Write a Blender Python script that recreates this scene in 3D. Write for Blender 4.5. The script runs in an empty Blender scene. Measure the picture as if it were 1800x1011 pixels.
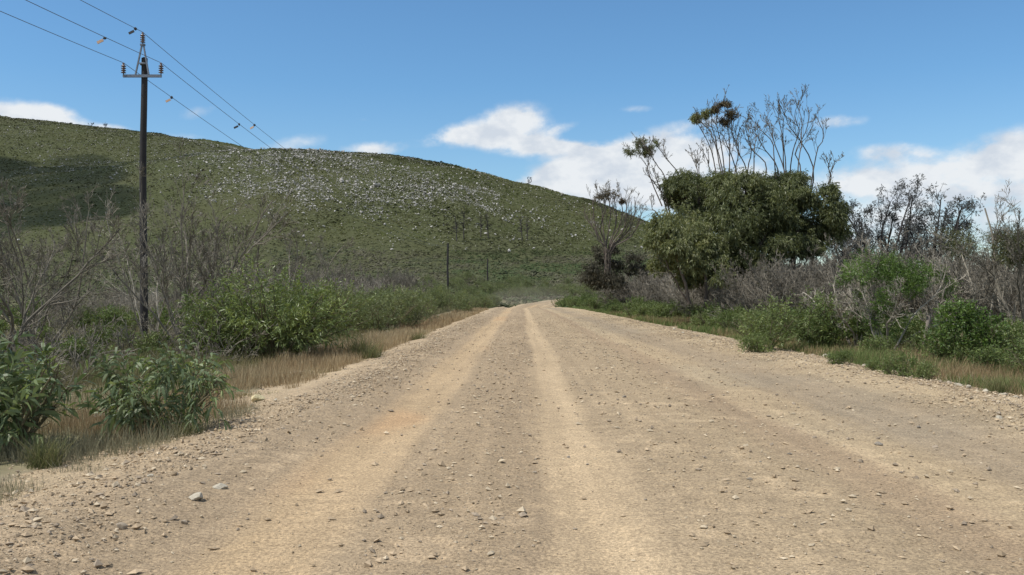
import bpy, math, random
import numpy as np
from math import radians as R_, sin, cos, pi
rng = np.random.default_rng(7)
C = bpy.context.scene.collection
sc = bpy.context.scene

# ------------------------------------------------------------------ camera, sun, sky, exposure
CAMH, F = 1.8, 1600.0                 # eye height; focal length in photo pixels (1800 wide)
cam = bpy.data.objects.new('camera', bpy.data.cameras.new('camera')); C.objects.link(cam)
cam.location = (0, 0, CAMH); cam.rotation_euler = (R_(90 + 0.23), 0, 0)
cam.data.lens = 32; cam.data.sensor_width = 36; cam.data.clip_start = 0.05; cam.data.clip_end = 12000
sc.camera = cam
SUN_AZ, SUN_EL = -112, 58
sun = bpy.data.objects.new('sun', bpy.data.lights.new('sun', 'SUN')); C.objects.link(sun)
sun.data.energy = 4.0; sun.data.angle = R_(0.53); sun.data.color = (1, .955, .88)
from mathutils import Vector
sd = Vector((sin(R_(SUN_AZ)) * cos(R_(SUN_EL)), cos(R_(SUN_AZ)) * cos(R_(SUN_EL)), sin(R_(SUN_EL))))
sun.rotation_euler = (-sd).to_track_quat('-Z', 'Y').to_euler()
sun.location = sd * 50
sc.view_settings.view_transform = 'Standard'; sc.view_settings.look = 'None'
sc.view_settings.exposure = 0.25; sc.view_settings.gamma = 1.0

def build_world():
    w = bpy.data.worlds.new('World'); sc.world = w; w.use_nodes = True
    nt = w.node_tree; N = nt.nodes; Lk = nt.links; N.clear()
    def n(t, **k):
        x = N.new(t)
        for a, b in k.items(): setattr(x, a, b)
        return x
    def mth(op, a, b=None, c=None, clamp=False):
        m = n('ShaderNodeMath', operation=op, use_clamp=clamp)
        for i, v in enumerate((a, b, c)):
            if v is None: continue
            if isinstance(v, (int, float)): m.inputs[i].default_value = v
            else: Lk.new(v, m.inputs[i])
        return m.outputs[0]
    sky = n('ShaderNodeTexSky', sky_type='NISHITA'); sky.sun_disc = False
    sky.sun_elevation = R_(SUN_EL); sky.sun_rotation = R_(SUN_AZ)
    sky.air_density = 1.0; sky.dust_density = 0.5; sky.ozone_density = 2.0; sky.altitude = 100
    tc = n('ShaderNodeTexCoord'); sep = n('ShaderNodeSeparateXYZ')
    Lk.new(tc.outputs['Generated'], sep.inputs[0])
    az = mth('ARCTAN2', sep.outputs[0], sep.outputs[1]); el = mth('ARCSINE', sep.outputs[2])
    def fbm(sx, sy, detail, rough, off, dist=0.0):
        cb = n('ShaderNodeCombineXYZ'); Lk.new(mth('MULTIPLY', az, sx), cb.inputs[0]); Lk.new(mth('MULTIPLY', el, sy), cb.inputs[1])
        cb.inputs[2].default_value = off
        t = n('ShaderNodeTexNoise'); t.inputs['Scale'].default_value = 1; t.inputs['Detail'].default_value = detail
        t.inputs['Roughness'].default_value = rough; t.inputs['Distortion'].default_value = dist
        Lk.new(cb.outputs[0], t.inputs['Vector']); return t.outputs['Fac']
    big = fbm(14, 22, 8, .56, 3.3, .25); fine = fbm(55, 80, 6, .6, 9.1)
    # clouds by compass direction: (azimuth, elevation, half width, half height, weight, tilt)
    cl = []
    def c(px, y, rx, ry, wgt, tilt=0):
        a = math.atan((px - 900) / F); e = math.atan((512 - y) / F * cos(a)); cl.append((a, e, rx / F, ry / F, wgt, tilt))
    c(905, 218, 66, 32, 1.4, .1); c(800, 238, 58, 19, 1.15, .2); c(915, 255, 75, 18, 1.1, -.05); c(985, 228, 40, 9, .5, .3)
    c(1085, 288, 135, 38, 1.45, .2); c(985, 318, 75, 15, 1.2, .12); c(1015, 288, 60, 18, 1.0, .25); c(985, 256, 60, 12, .8, -.1); c(1180, 268, 90, 26, 1.2); c(1120, 345, 130, 26, .9); c(1290, 320, 120, 50, 1.0)
    c(30, 204, 62, 24, 1.1, -.1); c(105, 206, 40, 18, .9, -.2); c(195, 226, 40, 9, .8); c(305, 240, 60, 10, .6); c(655, 262, 55, 14, .95, .1); c(350, 196, 60, 16, .42, .3)
    c(520, 252, 70, 20, .5, .2); c(1470, 214, 55, 14, .72); c(1240, 212, 75, 12, .5, .1); c(1120, 192, 36, 10, .5)
    c(1735, 286, 115, 30, .98, .12); c(1560, 266, 62, 18, .88); c(1515, 318, 90, 22, .82); c(1765, 335, 140, 22, .8); c(1900, 262, 130, 50, 1.0)
    c(1600, 400, 400, 50, .85); c(640, 210, 50, 9, .4)
    tot = None
    for a, e, rx, ry, wg, tl in cl:
        dx = mth('SUBTRACT', az, a); dy = mth('SUBTRACT', el, e)
        u = mth('DIVIDE', mth('ADD', mth('MULTIPLY', dx, cos(tl)), mth('MULTIPLY', dy, sin(tl))), rx)
        v = mth('DIVIDE', mth('SUBTRACT', mth('MULTIPLY', dy, cos(tl)), mth('MULTIPLY', dx, sin(tl))), ry)
        r2 = mth('ADD', mth('MULTIPLY', u, u), mth('MULTIPLY', v, v))
        g = mth('MULTIPLY', mth('EXPONENT', mth('MULTIPLY', r2, -1.0)), wg)
        tot = g if tot is None else mth('ADD', tot, g)
    # unseen broken cloud added round the rest of the sky for neutral fill light
    side = n('ShaderNodeMapRange', interpolation_type='SMOOTHSTEP'); Lk.new(mth('MAXIMUM', mth('MULTIPLY', mth('ABSOLUTE', az), .62), el), side.inputs[0])
    for i_, v_ in ((1, .42), (2, .62), (3, 0), (4, 1)): side.inputs[i_].default_value = v_
    cb = n('ShaderNodeVectorMath', operation='SCALE'); Lk.new(tc.outputs['Generated'], cb.inputs[0]); cb.inputs['Scale'].default_value = 3.2
    wn = n('ShaderNodeTexNoise'); wn.inputs['Scale'].default_value = 1; wn.inputs['Detail'].default_value = 6; Lk.new(cb.outputs[0], wn.inputs['Vector'])
    far_ = n('ShaderNodeMapRange'); Lk.new(wn.outputs['Fac'], far_.inputs[0])
    for i_, v_ in ((1, .42), (2, .56), (3, 0), (4, 1.3)): far_.inputs[i_].default_value = v_
    tot = mth('ADD', tot, mth('MULTIPLY', side.outputs[0], far_.outputs[0]))
    tot = mth('MINIMUM', tot, 1.5)
    nz = mth('ADD', mth('MULTIPLY', mth('SUBTRACT', big, .5), 2.3), mth('MULTIPLY', mth('SUBTRACT', fine, .5), .95))
    dens = mth('ADD', tot, mth('MULTIPLY', nz, mth('MINIMUM', mth('ADD', mth('MULTIPLY', tot, 1.1), .02), 1.0)))
    mr = n('ShaderNodeMapRange', interpolation_type='SMOOTHSTEP'); Lk.new(dens, mr.inputs[0])
    mr.inputs[1].default_value = .28; mr.inputs[2].default_value = 1.08; mr.inputs[3].default_value = 0; mr.inputs[4].default_value = .97
    shade = fbm(26, 40, 5, .55, 14.7)
    cr = n('ShaderNodeValToRGB'); Lk.new(shade, cr.inputs[0])
    cr.color_ramp.elements[0].position = .36; cr.color_ramp.elements[0].color = (.66, .72, .80, 1)
    cr.color_ramp.elements[1].position = .56; cr.color_ramp.elements[1].color = (.86, .89, .92, 1)
    b1 = n('ShaderNodeBackground'); b1.inputs[1].default_value = .113
    tint = n('ShaderNodeMix', data_type='RGBA', blend_type='MULTIPLY'); tint.inputs[0].default_value = 1
    Lk.new(sky.outputs[0], tint.inputs[6]); tr = n('ShaderNodeValToRGB'); Lk.new(el, tr.inputs[0]); tr.color_ramp.elements[0].color = (.86, .95, 1.0, 1); tr.color_ramp.elements[1].position = .22; tr.color_ramp.elements[1].color = (.62, .90, 1.05, 1); Lk.new(tr.outputs[0], tint.inputs[7])
    Lk.new(tint.outputs[2], b1.inputs[0])
    b2 = n('ShaderNodeBackground'); b2.inputs[1].default_value = .82; Lk.new(cr.outputs[0], b2.inputs[0])
    mx = n('ShaderNodeMixShader'); Lk.new(mr.outputs[0], mx.inputs[0]); Lk.new(b1.outputs[0], mx.inputs[1]); Lk.new(b2.outputs[0], mx.inputs[2])
    o = n('ShaderNodeOutputWorld'); Lk.new(mx.outputs[0], o.inputs[0])
build_world()

# ------------------------------------------------------------------ helpers
def nrm(v): return v / np.maximum(np.linalg.norm(v, axis=-1, keepdims=True), 1e-9)
def vnoise(x, y, s=0):
    xi = np.floor(x).astype(np.int64); yi = np.floor(y).astype(np.int64); fx = x - xi; fy = y - yi
    fx = fx * fx * (3 - 2 * fx); fy = fy * fy * (3 - 2 * fy)
    def hsh(a, b):
        h = (a * 374761393 + b * 668265263 + s * 974634777) & 0xffffffff
        h = ((h ^ (h >> 13)) * 1274126177) & 0xffffffff
        return ((h ^ (h >> 16)) & 0xffff) / 65535.0
    return (hsh(xi, yi) * (1 - fx) + hsh(xi + 1, yi) * fx) * (1 - fy) + (hsh(xi, yi + 1) * (1 - fx) + hsh(xi + 1, yi + 1) * fx) * fy
def fbm(x, y, s=0, o=4):
    t = 0; a = .5; n_ = 0
    for i in range(o): t = t + a * vnoise(x * 2 ** i, y * 2 ** i, s + i * 17); n_ += a; a *= .5
    return t / n_
def sstep(a, b, x):
    t = np.clip((x - a) / (b - a), 0, 1); return t * t * (3 - 2 * t)

class MB:
    def __init__(s): s.V = []; s.T = []; s.Q = []; s.col = []; s.n = 0
    def add(s, V, T=None, Q=None, col=None):
        V = np.asarray(V, float).reshape(-1, 3)
        if T is not None and len(T): s.T.append(np.asarray(T).reshape(-1, 3) + s.n)
        if Q is not None and len(Q): s.Q.append(np.asarray(Q).reshape(-1, 4) + s.n)
        if col is not None: s.col.append(np.asarray(col).reshape(-1, 3))
        s.V.append(V); s.n += len(V); return s
    def mesh(s, name, mat, smooth=False):
        V = np.concatenate(s.V); me = bpy.data.meshes.new(name)
        T = np.concatenate(s.T) if s.T else np.zeros((0, 3), int); Q = np.concatenate(s.Q) if s.Q else np.zeros((0, 4), int)
        me.vertices.add(len(V)); me.vertices.foreach_set('co', V.astype(np.float32).ravel())
        nl = T.size + Q.size; me.loops.add(nl)
        me.loops.foreach_set('vertex_index', np.concatenate([T.ravel(), Q.ravel()]).astype(np.int32))
        me.polygons.add(len(T) + len(Q))
        ls = np.concatenate([np.arange(len(T)) * 3, T.size + np.arange(len(Q)) * 4]).astype(np.int32)
        me.polygons.foreach_set('loop_start', ls)
        me.polygons.foreach_set('use_smooth', np.full(len(T) + len(Q), smooth, bool))
        me.update(calc_edges=True)
        if s.col:
            c_ = np.concatenate(s.col); a = me.color_attributes.new('tint', 'FLOAT_COLOR', 'POINT')
            a.data.foreach_set('color', np.concatenate([c_, np.ones((len(c_), 1))], 1).astype(np.float32).ravel())
        me.materials.append(mat); return me

def leaves(P, D, L, W, droop=.25, full=True):
    n = len(P); L = np.broadcast_to(L, n)[:, None]; W = np.broadcast_to(W, n)[:, None]
    side = nrm(np.cross(D, rng.normal(size=(n, 3)))); up = np.cross(side, D)
    bend = up * rng.normal(0, .16, (n, 1)) + np.array([0, 0, -droop])
    if full:
        c1 = P + D * L * .33; c2 = P + D * L * .68 + bend * L * .3; tip = P + D * L * .97 + bend * L * .85
        V = np.stack([P, c1 - side * W * .45, c1 + side * W * .45, c2 - side * W * .42, c2 + side * W * .42, tip], 1)
        b = np.arange(n)[:, None] * 6
        return V.reshape(-1, 3), np.concatenate([b + [[0, 1, 2]], b + [[3, 5, 4]]]), b + [[1, 3, 4, 2]]
    m = P + D * L * .5 + bend * L * .2; tip = P + D * L * .97 + bend * L * .8
    V = np.stack([P, m - side * W * .5, tip, m + side * W * .5], 1); b = np.arange(n)[:, None] * 4
    return V.reshape(-1, 3), np.concatenate([b + [[0, 1, 2]], b + [[0, 2, 3]]]), None

def tubes(paths, rad, k=4):
    M, n, _ = paths.shape
    t = np.empty_like(paths); t[:, 1:-1] = paths[:, 2:] - paths[:, :-2]; t[:, 0] = paths[:, 1] - paths[:, 0]; t[:, -1] = paths[:, -1] - paths[:, -2]
    t = nrm(t); mean = nrm(paths[:, -1] - paths[:, 0])
    ref = np.where(np.abs(mean[:, 2:3]) < .8, np.array([[0, 0, 1.]]), np.array([[1., 0, 0]]))
    u = nrm(np.cross(t, ref[:, None, :])); v = np.cross(t, u)
    a = np.arange(k) * 2 * pi / k
    V = paths[:, :, None, :] + rad[:, :, None, None] * (u[:, :, None, :] * np.cos(a)[:, None] + v[:, :, None, :] * np.sin(a)[:, None])
    idx = np.arange(M * n * k).reshape(M, n, k)
    A = idx[:, :-1, :]; B = np.roll(A, -1, 2); Dn = idx[:, 1:, :]; Cn = np.roll(Dn, -1, 2)
    return V.reshape(-1, 3), None, np.stack([A, B, Cn, Dn], -1).reshape(-1, 4)

def grow(S, D, L, n, wig, up=0., bias=None):
    L = np.broadcast_to(L, len(S)); st = (L / (n - 1))[:, None]; d = nrm(D); p = S; out = [p]
    for i in range(n - 1):
        d = d + rng.normal(size=d.shape) * wig + np.array([0, 0, up])
        if bias is not None: d = d + bias
        d = nrm(d); p = p + d * st; out.append(p)
    return np.stack(out, 1)
def branch(paths, rad, k, t0, t1, a0, a1, lf, rf=.55):
    M, n, _ = paths.shape; ix = np.repeat(np.arange(M), k); m = len(ix)
    t = rng.uniform(t0, t1, m) * (n - 1); i = np.minimum(t.astype(int), n - 2); f = (t - i)[:, None]
    P = paths[ix, i] * (1 - f) + paths[ix, i + 1] * f; tan = nrm(paths[ix, i + 1] - paths[ix, i])
    r = rad[ix, i] * (1 - f[:, 0]) + rad[ix, i + 1] * f[:, 0]
    pr = nrm(np.cross(tan, rng.normal(size=(m, 3)))); a = rng.uniform(a0, a1, m)[:, None]
    Lp = np.linalg.norm(np.diff(paths, axis=1), axis=2).sum(1)[ix]
    L = Lp * lf * (1.15 - .6 * t / (n - 1)) * rng.uniform(.55, 1.25, m)
    return P, tan * np.cos(a) + pr * np.sin(a), L, r * rf
def taper(R, n, end=.45):
    return np.asarray(R)[:, None] * np.linspace(1, end, n)[None, :]
def skeleton(S, D, L, Rr, levels, n0=9, wig0=.1, up0=.02, rmin=.004, mb=None, k0=6):
    """levels: dicts k,t,a,lf,n,wig,up -> tubes in mb; returns the last level's paths"""
    mb = mb or MB(); p = grow(S, D, L, n0, wig0, up0); r = taper(Rr, n0, .4); mb.add(*tubes(p, r, k0)); allp = [(p, r)]
    for j, lv in enumerate(levels):
        S, D, L, Rr = branch(p, r, lv['k'], *lv.get('t', (.25, 1)), *lv.get('a', (.3, .9)), lv['lf'])
        p = grow(S, D, L, lv.get('n', 6), lv.get('wig', .16), lv.get('up', .04)); r = np.maximum(taper(Rr, p.shape[1], .35), rmin)
        mb.add(*tubes(p, r, 3 if j else 4)); allp.append((p, r))
    return mb, allp

def blobs_on(cx, cy, cz, rx, ry, rz, n, f=(.3, .5), zmin=-.35):
    """an uneven crown: n smaller ellipsoids spread over one large one"""
    d = nrm(rng.normal(size=(n, 3))); d[:, 2] = np.maximum(d[:, 2], zmin)
    q = rng.uniform(.45, .78, (n, 1)); c_ = np.array([cx, cy, cz]) + d * q * np.array([rx, ry, rz])
    s = rng.uniform(*f, (n, 1)) * np.array([rx, ry, rz]); s = np.maximum(s, .6 * s.max(1, keepdims=True))
    return np.concatenate([c_, s], 1)
def leafmass(mb, bl, n, per, sl, L, W, droop=.2, upb=.35, full=True, tw=None, hang=0., spread=.75):
    """n shoots spread through the blobs, each with per leaves along it"""
    bl = np.asarray(bl, float); w = (bl[:, 3] * bl[:, 4] * bl[:, 5]) ** .67; ix = rng.choice(len(bl), n, p=w / w.sum())
    d = nrm(rng.normal(size=(n, 3))); rr = rng.uniform(0, 1, (n, 1)) ** .33
    P = bl[ix, :3] + d * rr * bl[ix, 3:]; D = nrm(d + np.array([0, 0, upb]) + rng.normal(0, .3, (n, 3)))
    P = P - D * sl * .5
    ok = P[:, 2] > .03; P = P[ok]; D = D[ok]; n = len(P)
    if tw is not None:
        pth = grow(P, D, np.full(n, sl), 3, .1, 0); tw.add(*tubes(pth, taper(np.full(n, .004), 3, .5), 3))
    t = (np.arange(per) + .5) / per
    LP = P[:, None] + D[:, None] * (t[None, :, None] * sl)
    LD = nrm(D[:, None] * .8 + nrm(rng.normal(size=(n, per, 3))) * spread + np.array([0, 0, -hang]))
    m = n * per; Ls = L * rng.uniform(.6, 1.2, m); Ws = W * rng.uniform(.7, 1.2, m)
    mb.add(*leaves(LP.reshape(-1, 3), LD.reshape(-1, 3), Ls, Ws, droop, full)); return mb

# ------------------------------------------------------------------ materials
def mat(name, build):
    m = bpy.data.materials.new(name); m.use_nodes = True; nt = m.node_tree
    bs = nt.nodes['Principled BSDF']; build(nt, bs); return m
def ramp(nt, src, stops):
    r = nt.nodes.new('ShaderNodeValToRGB'); e = r.color_ramp.elements
    while len(e) < len(stops): e.new(.5)
    for q, (p, c_) in zip(e, stops): q.position = p; q.color = (*c_, 1)
    nt.links.new(src, r.inputs[0]); return r.outputs[0]
def noise(nt, scale, detail=4, rough=.55, vec=None, stretch=None):
    t = nt.nodes.new('ShaderNodeTexNoise'); t.inputs['Scale'].default_value = scale; t.inputs['Detail'].default_value = detail; t.inputs['Roughness'].default_value = rough
    if vec is None: tc = nt.nodes.new('ShaderNodeTexCoord'); vec = tc.outputs['Object']
    if stretch:
        mp = nt.nodes.new('ShaderNodeMapping'); mp.inputs['Scale'].default_value = stretch; nt.links.new(vec, mp.inputs[0]); vec = mp.outputs[0]
    nt.links.new(vec, t.inputs['Vector']); return t.outputs['Fac']
def mixc(nt, fac, a, b, mode='MIX'):
    m = nt.nodes.new('ShaderNodeMix'); m.data_type = 'RGBA'; m.blend_type = mode
    for i, v in ((0, fac), (6, a), (7, b)):
        if isinstance(v, (int, float)): m.inputs[i].default_value = v
        elif isinstance(v, tuple): m.inputs[i].default_value = (*v, 1)
        else: nt.links.new(v, m.inputs[i])
    return m.outputs[2]
def mval(nt, op, a, b):
    m = nt.nodes.new('ShaderNodeMath'); m.operation = op
    for i, v in enumerate((a, b)):
        if isinstance(v, (int, float)): m.inputs[i].default_value = v
        else: nt.links.new(v, m.inputs[i])
    return m.outputs[0]
def bump(nt, bs, h, strength, dist=.02):
    b = nt.nodes.new('ShaderNodeBump'); b.inputs['Strength'].default_value = strength; b.inputs['Distance'].default_value = dist
    nt.links.new(h, b.inputs['Height']); nt.links.new(b.outputs[0], bs.inputs['Normal'])
def leafmat(name, stops, transl=.25, rough=.45, spec=.45, vary=.35, blotch=1.3):
    def b(nt, bs):
        g = nt.nodes.new('ShaderNodeNewGeometry'); oi = nt.nodes.new('ShaderNodeObjectInfo')
        f = mval(nt, 'ADD', mval(nt, 'MULTIPLY', g.outputs['Random Per Island'], 1 - vary), mval(nt, 'MULTIPLY', oi.outputs['Random'], vary))
        c_ = ramp(nt, f, stops); c_ = mixc(nt, 1., c_, ramp(nt, noise(nt, blotch, 3, .6), [(.36, (.68, .70, .66)), (.5, (1, 1, 1)), (.64, (1.34, 1.28, 1.2))]), 'MULTIPLY'); nt.links.new(c_, bs.inputs['Base Color'])
        bs.inputs['Roughness'].default_value = rough; bs.inputs['Specular IOR Level'].default_value = spec
        tr = nt.nodes.new('ShaderNodeBsdfTranslucent'); c2 = mixc(nt, 1., c_, (1.25, 1.25, .6), 'MULTIPLY'); nt.links.new(c2, tr.inputs[0])
        mx = nt.nodes.new('ShaderNodeMixShader'); mx.inputs[0].default_value = transl
        nt.links.new(bs.outputs[0], mx.inputs[1]); nt.links.new(tr.outputs[0], mx.inputs[2])
        nt.links.new(mx.outputs[0], nt.nodes['Material Output'].inputs[0])
    return mat(name, b)
def barkmat(name, a, b_, sc_=6, rough=.85):
    def b(nt, bs):
        g = nt.nodes.new('ShaderNodeNewGeometry')
        f = mval(nt, 'ADD', mval(nt, 'MULTIPLY', noise(nt, sc_, 5, .6, None, (1, 1, .3)), .8), mval(nt, 'MULTIPLY', g.outputs['Random Per Island'], .35))
        nt.links.new(ramp(nt, f, [(.3, a), (.8, b_)]), bs.inputs['Base Color']); bs.inputs['Roughness'].default_value = rough
        bs.inputs['Specular IOR Level'].default_value = .2
    return mat(name, b)
def tintmat(name, amp=.3, rough=.9, scale=3., transl=0.):
    def b(nt, bs):
        a = nt.nodes.new('ShaderNodeVertexColor'); a.layer_name = 'tint'
        v = ramp(nt, noise(nt, scale, 6, .6), [(.25, (1 - amp,) * 3), (.75, (1 + amp,) * 3)])
        c_ = mixc(nt, 1., a.outputs[0], v, 'MULTIPLY'); nt.links.new(c_, bs.inputs['Base Color'])
        bs.inputs['Roughness'].default_value = rough; bs.inputs['Specular IOR Level'].default_value = .15
        if transl:
            tr = nt.nodes.new('ShaderNodeBsdfTranslucent'); nt.links.new(c_, tr.inputs[0]); mx = nt.nodes.new('ShaderNodeMixShader'); mx.inputs[0].default_value = transl
            nt.links.new(bs.outputs[0], mx.inputs[1]); nt.links.new(tr.outputs[0], mx.inputs[2]); nt.links.new(mx.outputs[0], nt.nodes['Material Output'].inputs[0])
    return mat(name, b)
def plain(name, col, rough=.6, metal=0., var=.15):
    def b(nt, bs):
        nt.links.new(ramp(nt, noise(nt, 18, 4), [(.3, tuple(v * (1 - var) for v in col)), (.7, tuple(v * (1 + var) for v in col))]), bs.inputs['Base Color'])
        bs.inputs['Roughness'].default_value = rough; bs.inputs['Metallic'].default_value = metal
    return mat(name, b)
M = {}
M['wattle'] = leafmat('wattle_leaf', [(0, (.085, .122, .042)), (.45, (.15, .195, .066)), (.8, (.205, .25, .10)), (1, (.30, .31, .18))], .3, .42, .35)
M['nearleaf'] = leafmat('blue_green_leaf', [(0, (.10, .14, .07)), (.5, (.16, .21, .105)), (.85, (.225, .265, .15)), (1, (.34, .32, .19))], .3, .45, .3)
M['lowgreen'] = leafmat('verge_leaf', [(0, (.07, .108, .034)), (.5, (.125, .172, .05)), (.85, (.17, .212, .075)), (1, (.26, .245, .135))], .25, .5, .35)
M['gum'] = leafmat('gum_leaf', [(0, (.065, .08, .034)), (.5, (.125, .145, .062)), (.85, (.195, .21, .095)), (1, (.27, .25, .15))], .3, .45, .4)
M['gumbrown'] = leafmat('gum_brown_leaf', [(0, (.06, .05, .03)), (.6, (.11, .09, .055)), (1, (.16, .13, .08))], .15, .6, .25)
M['darkleaf'] = leafmat('dark_cone_leaf', [(0, (.05, .055, .06)), (.6, (.08, .085, .085)), (1, (.12, .12, .105))], .1, .6, .25)  # burnt leaf; blue-grey of haze and backlight is put into its colour
M['olive'] = leafmat('olive_leaf', [(0, (.06, .065, .03)), (.6, (.105, .115, .05)), (1, (.17, .17, .09))], .2, .55, .3)
M['olivedark'] = leafmat('dark_brown_leaf', [(0, (.04, .038, .028)), (.6, (.075, .07, .05)), (1, (.12, .11, .075))], .15, .6, .25)
M['rowleaf'] = leafmat('grey_green_leaf', [(0, (.09, .118, .05)), (.5, (.155, .19, .082)), (.85, (.22, .25, .12)), (1, (.31, .30, .18))], .3, .45, .35)
M['bright'] = leafmat('bright_leaf', [(0, (.055, .1, .02)), (.6, (.10, .165, .035)), (1, (.15, .21, .06))], .25, .45, .4)
M['dead'] = barkmat('dead_wood', (.075, .067, .053), (.255, .228, .182))
M['deadpale'] = barkmat('bleached_wood', (.16, .143, .115), (.41, .37, .305))
M['bark'] = barkmat('gum_bark', (.05, .04, .033), (.17, .14, .115))
M['darkbark'] = barkmat('charred_bark', (.022, .02, .02), (.08, .072, .07))
M['twig'] = barkmat('twig_green', (.06, .06, .03), (.15, .13, .08))
M['poletar'] = barkmat('tarred_pole', (.012, .012, .014), (.045, .04, .038), 3, .6)
M['steel'] = plain('galvanised_steel', (.16, .18, .21), .5, .6)
M['porcelain'] = plain('brown_glaze', (.14, .10, .09), .25)
M['wire'] = plain('wire_metal', (.10, .11, .13), .5, .5)
M['tagorange'] = plain('faded_orange_plastic', (.55, .37, .25), .5)
M['tagdark'] = plain('dark_plastic', (.03, .03, .035), .5)
M['postwood'] = barkmat('grey_post_wood', (.12, .10, .085), (.30, .26, .22))
M['drygrass'] = tintmat('dry_grass', .15, .8, 2., .3)
M['scrub'] = tintmat('hill_scrub', .2, .9, .4, .25)
M['stone'] = tintmat('stone', .22, .85, 25.)
M['hillstone'] = tintmat('hill_stone', .2, .85, 1.5)

# ------------------------------------------------------------------ things
def tag(o, label=None, cat=None, group=None, kind=None):
    for k_, v in (('label', label), ('category', cat), ('group', group), ('kind', kind)):
        if v: o[k_] = v
    return o
def link(name, me, parent=None):
    o = bpy.data.objects.new(name, me); C.objects.link(o)
    if parent: o.parent = parent
    return o
def thing(name, label, cat, loc, rz=0, scale=1, group=None):
    o = bpy.data.objects.new(name, None); C.objects.link(o); o.empty_display_size = .2
    o.location = loc; o.rotation_euler = (0, 0, rz); o.scale = (scale,) * 3 if isinstance(scale, (int, float)) else scale
    return tag(o, label, cat, group)
def plant(parts, name, label, cat, loc, rz=None, scale=1, group=None):
    t = thing(name, label, cat, loc, rng.uniform(0, 6.28) if rz is None else rz, scale, group)
    for pn, me in parts: link(pn, me, t)
    return t

# ------------------------------------------------------------------ terrain
YB_P = [-1800, -900, -600, 0, 200, 350, 480, 600, 700, 800, 900, 1040, 1150, 1250, 1350, 1500, 1700, 2500, 4000]
YB_Y = [500, 420, 345, 302, 286, 272, 261, 268, 276, 291, 317, 353, 394, 430, 462, 492, 503, 508, 510]
RB_P = [-1800, 600, 900, 1150, 1400, 4000]; RB_R = [430, 420, 400, 350, 300, 300]
YA_P = [-1800, -1000, -600, -200, 0, 100, 240, 360, 480, 600, 800, 1000, 1200, 4000]
YA_Y = [500, 300, 205, 200, 205, 216, 232, 246, 266, 300, 380, 460, 508, 510]
RA = 620.
def terr(x, y):
    x = np.asarray(x, float); y = np.asarray(y, float)
    az = np.arctan2(x, y); d = np.hypot(x, y) * np.cos(np.clip(np.abs(az), 0, R_(48)))
    p = 900 + F * np.tan(np.clip(az, -R_(59), R_(62)))
    zn = np.interp(d, [0, 85, 92, 98, 106, 114, 120, 128, 134, 5000], [0, 0, -.01, -.05, -.4, -.72, -.2, .45, .73, .73])
    zn = zn + np.where(x < -5, -.25 * sstep(5, 14, -x), 0) + np.where(x > 12, -.2 * sstep(12, 25, x), 0)
    def hill(E, Rr, pw):
        t = np.clip((d - 132) / (Rr - 132), 0, 1) ** pw; g = 1 - (1 - t) ** 2; a0 = -.0081
        z = CAMH + (a0 + (E - a0) * g) * d; zr = CAMH + E * Rr
        return np.where(d > Rr, zr * (1 - sstep(Rr, 2.2 * Rr, d)), z)
    zh = np.maximum(hill((512 - np.interp(p, YB_P, YB_Y)) / F, np.interp(p, RB_P, RB_R), 1.6), hill((512 - np.interp(p, YA_P, YA_Y)) / F, RA, 1.7))
    w = sstep(128, 136, d); z = zn * (1 - w) + np.maximum(zh, np.where(zh > zn, zh, zn - .5)) * w
    f = sstep(140, 260, d)
    z = z + f * (fbm(x / 22, y / 22, 5) - .5) * 3.2 * sstep(8, 40, zh) + (fbm(x / 2.5, y / 2.5, 9) - .5) * .18 * sstep(9, 16, np.abs(x - 2)) * (1 - f)
    return z
def H(x, y): return float(terr(np.array([x]), np.array([y]))[0])
def at(px, d): x = (px - 900) / F * d; return (x, d, H(x, d))

# the road: a centre line in plan; u is the distance across from the driver's line, v the distance along
EL_D = [-30, 4, 8, 14, 37, 60, 87, 98, 112]; EL_X = [-4.9, -4.8, -4.7, -4.15, -3.9, -3.6, -3.1, -2.9, -3.0]
ER_X = [8.6, 8.5, 8.4, 8.3, 7.7, 6.9, 6.0, 4.7, 3.6]
def edgeL(d): return np.interp(d, EL_D, EL_X) + .0094 * d
def edgeR(d): return np.interp(d, EL_D, ER_X) + .0094 * d
CX_Y = np.array([-30, 0, 90, 104, 114, 122, 128, 133, 137, 140, 142]); CX_X = np.array([-.28, 0, .85, 1.2, 2.2, 4.6, 9, 15.5, 26, 44, 80.])
def on_road(x, y, pad=.3):
    r = (y < 100) & (x > edgeL(y) - pad) & (x < edgeR(y) + pad)
    cx = np.interp(y, CX_Y, CX_X)
    r |= (y >= 100) & (y < 128) & (np.abs(x - cx - .2) < 3.9)
    xx = np.interp(x, CX_X[4:], CX_Y[4:])
    return r | ((x > 6) & (x < 80) & (y > 100) & (np.abs(y - xx) < 4.0))
U_ROUGH = ([-6, -4.4, -3.6, -3.1, -2.5, -2.1, -1.2, -.9, .1, .35, .95, 1.25, 2.6, 3.0, 3.5, 4.2, 4.6, 5.4, 5.9, 6.8, 7.8, 9],
           [.35, .5, .9, 1., .8, .16, .14, .85, .9, .10, .10, .72, .68, .45, .45, .5, .4, .42, .65, 1., .95, .6])
U_Z = ([-6, -4.6, -3.8, -3.2, -2.35, -1.7, -1.1, -.4, .2, .6, 1.0, 1.9, 2.6, 3.1, 3.7, 4.4, 5.2, 6., 7., 7.8, 9],
       [-.10, .01, .11, .12, .03, .008, .03, .04, .03, .005, .03, .035, .03, .01, .025, .01, .015, .06, .11, .05, -.12])
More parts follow.
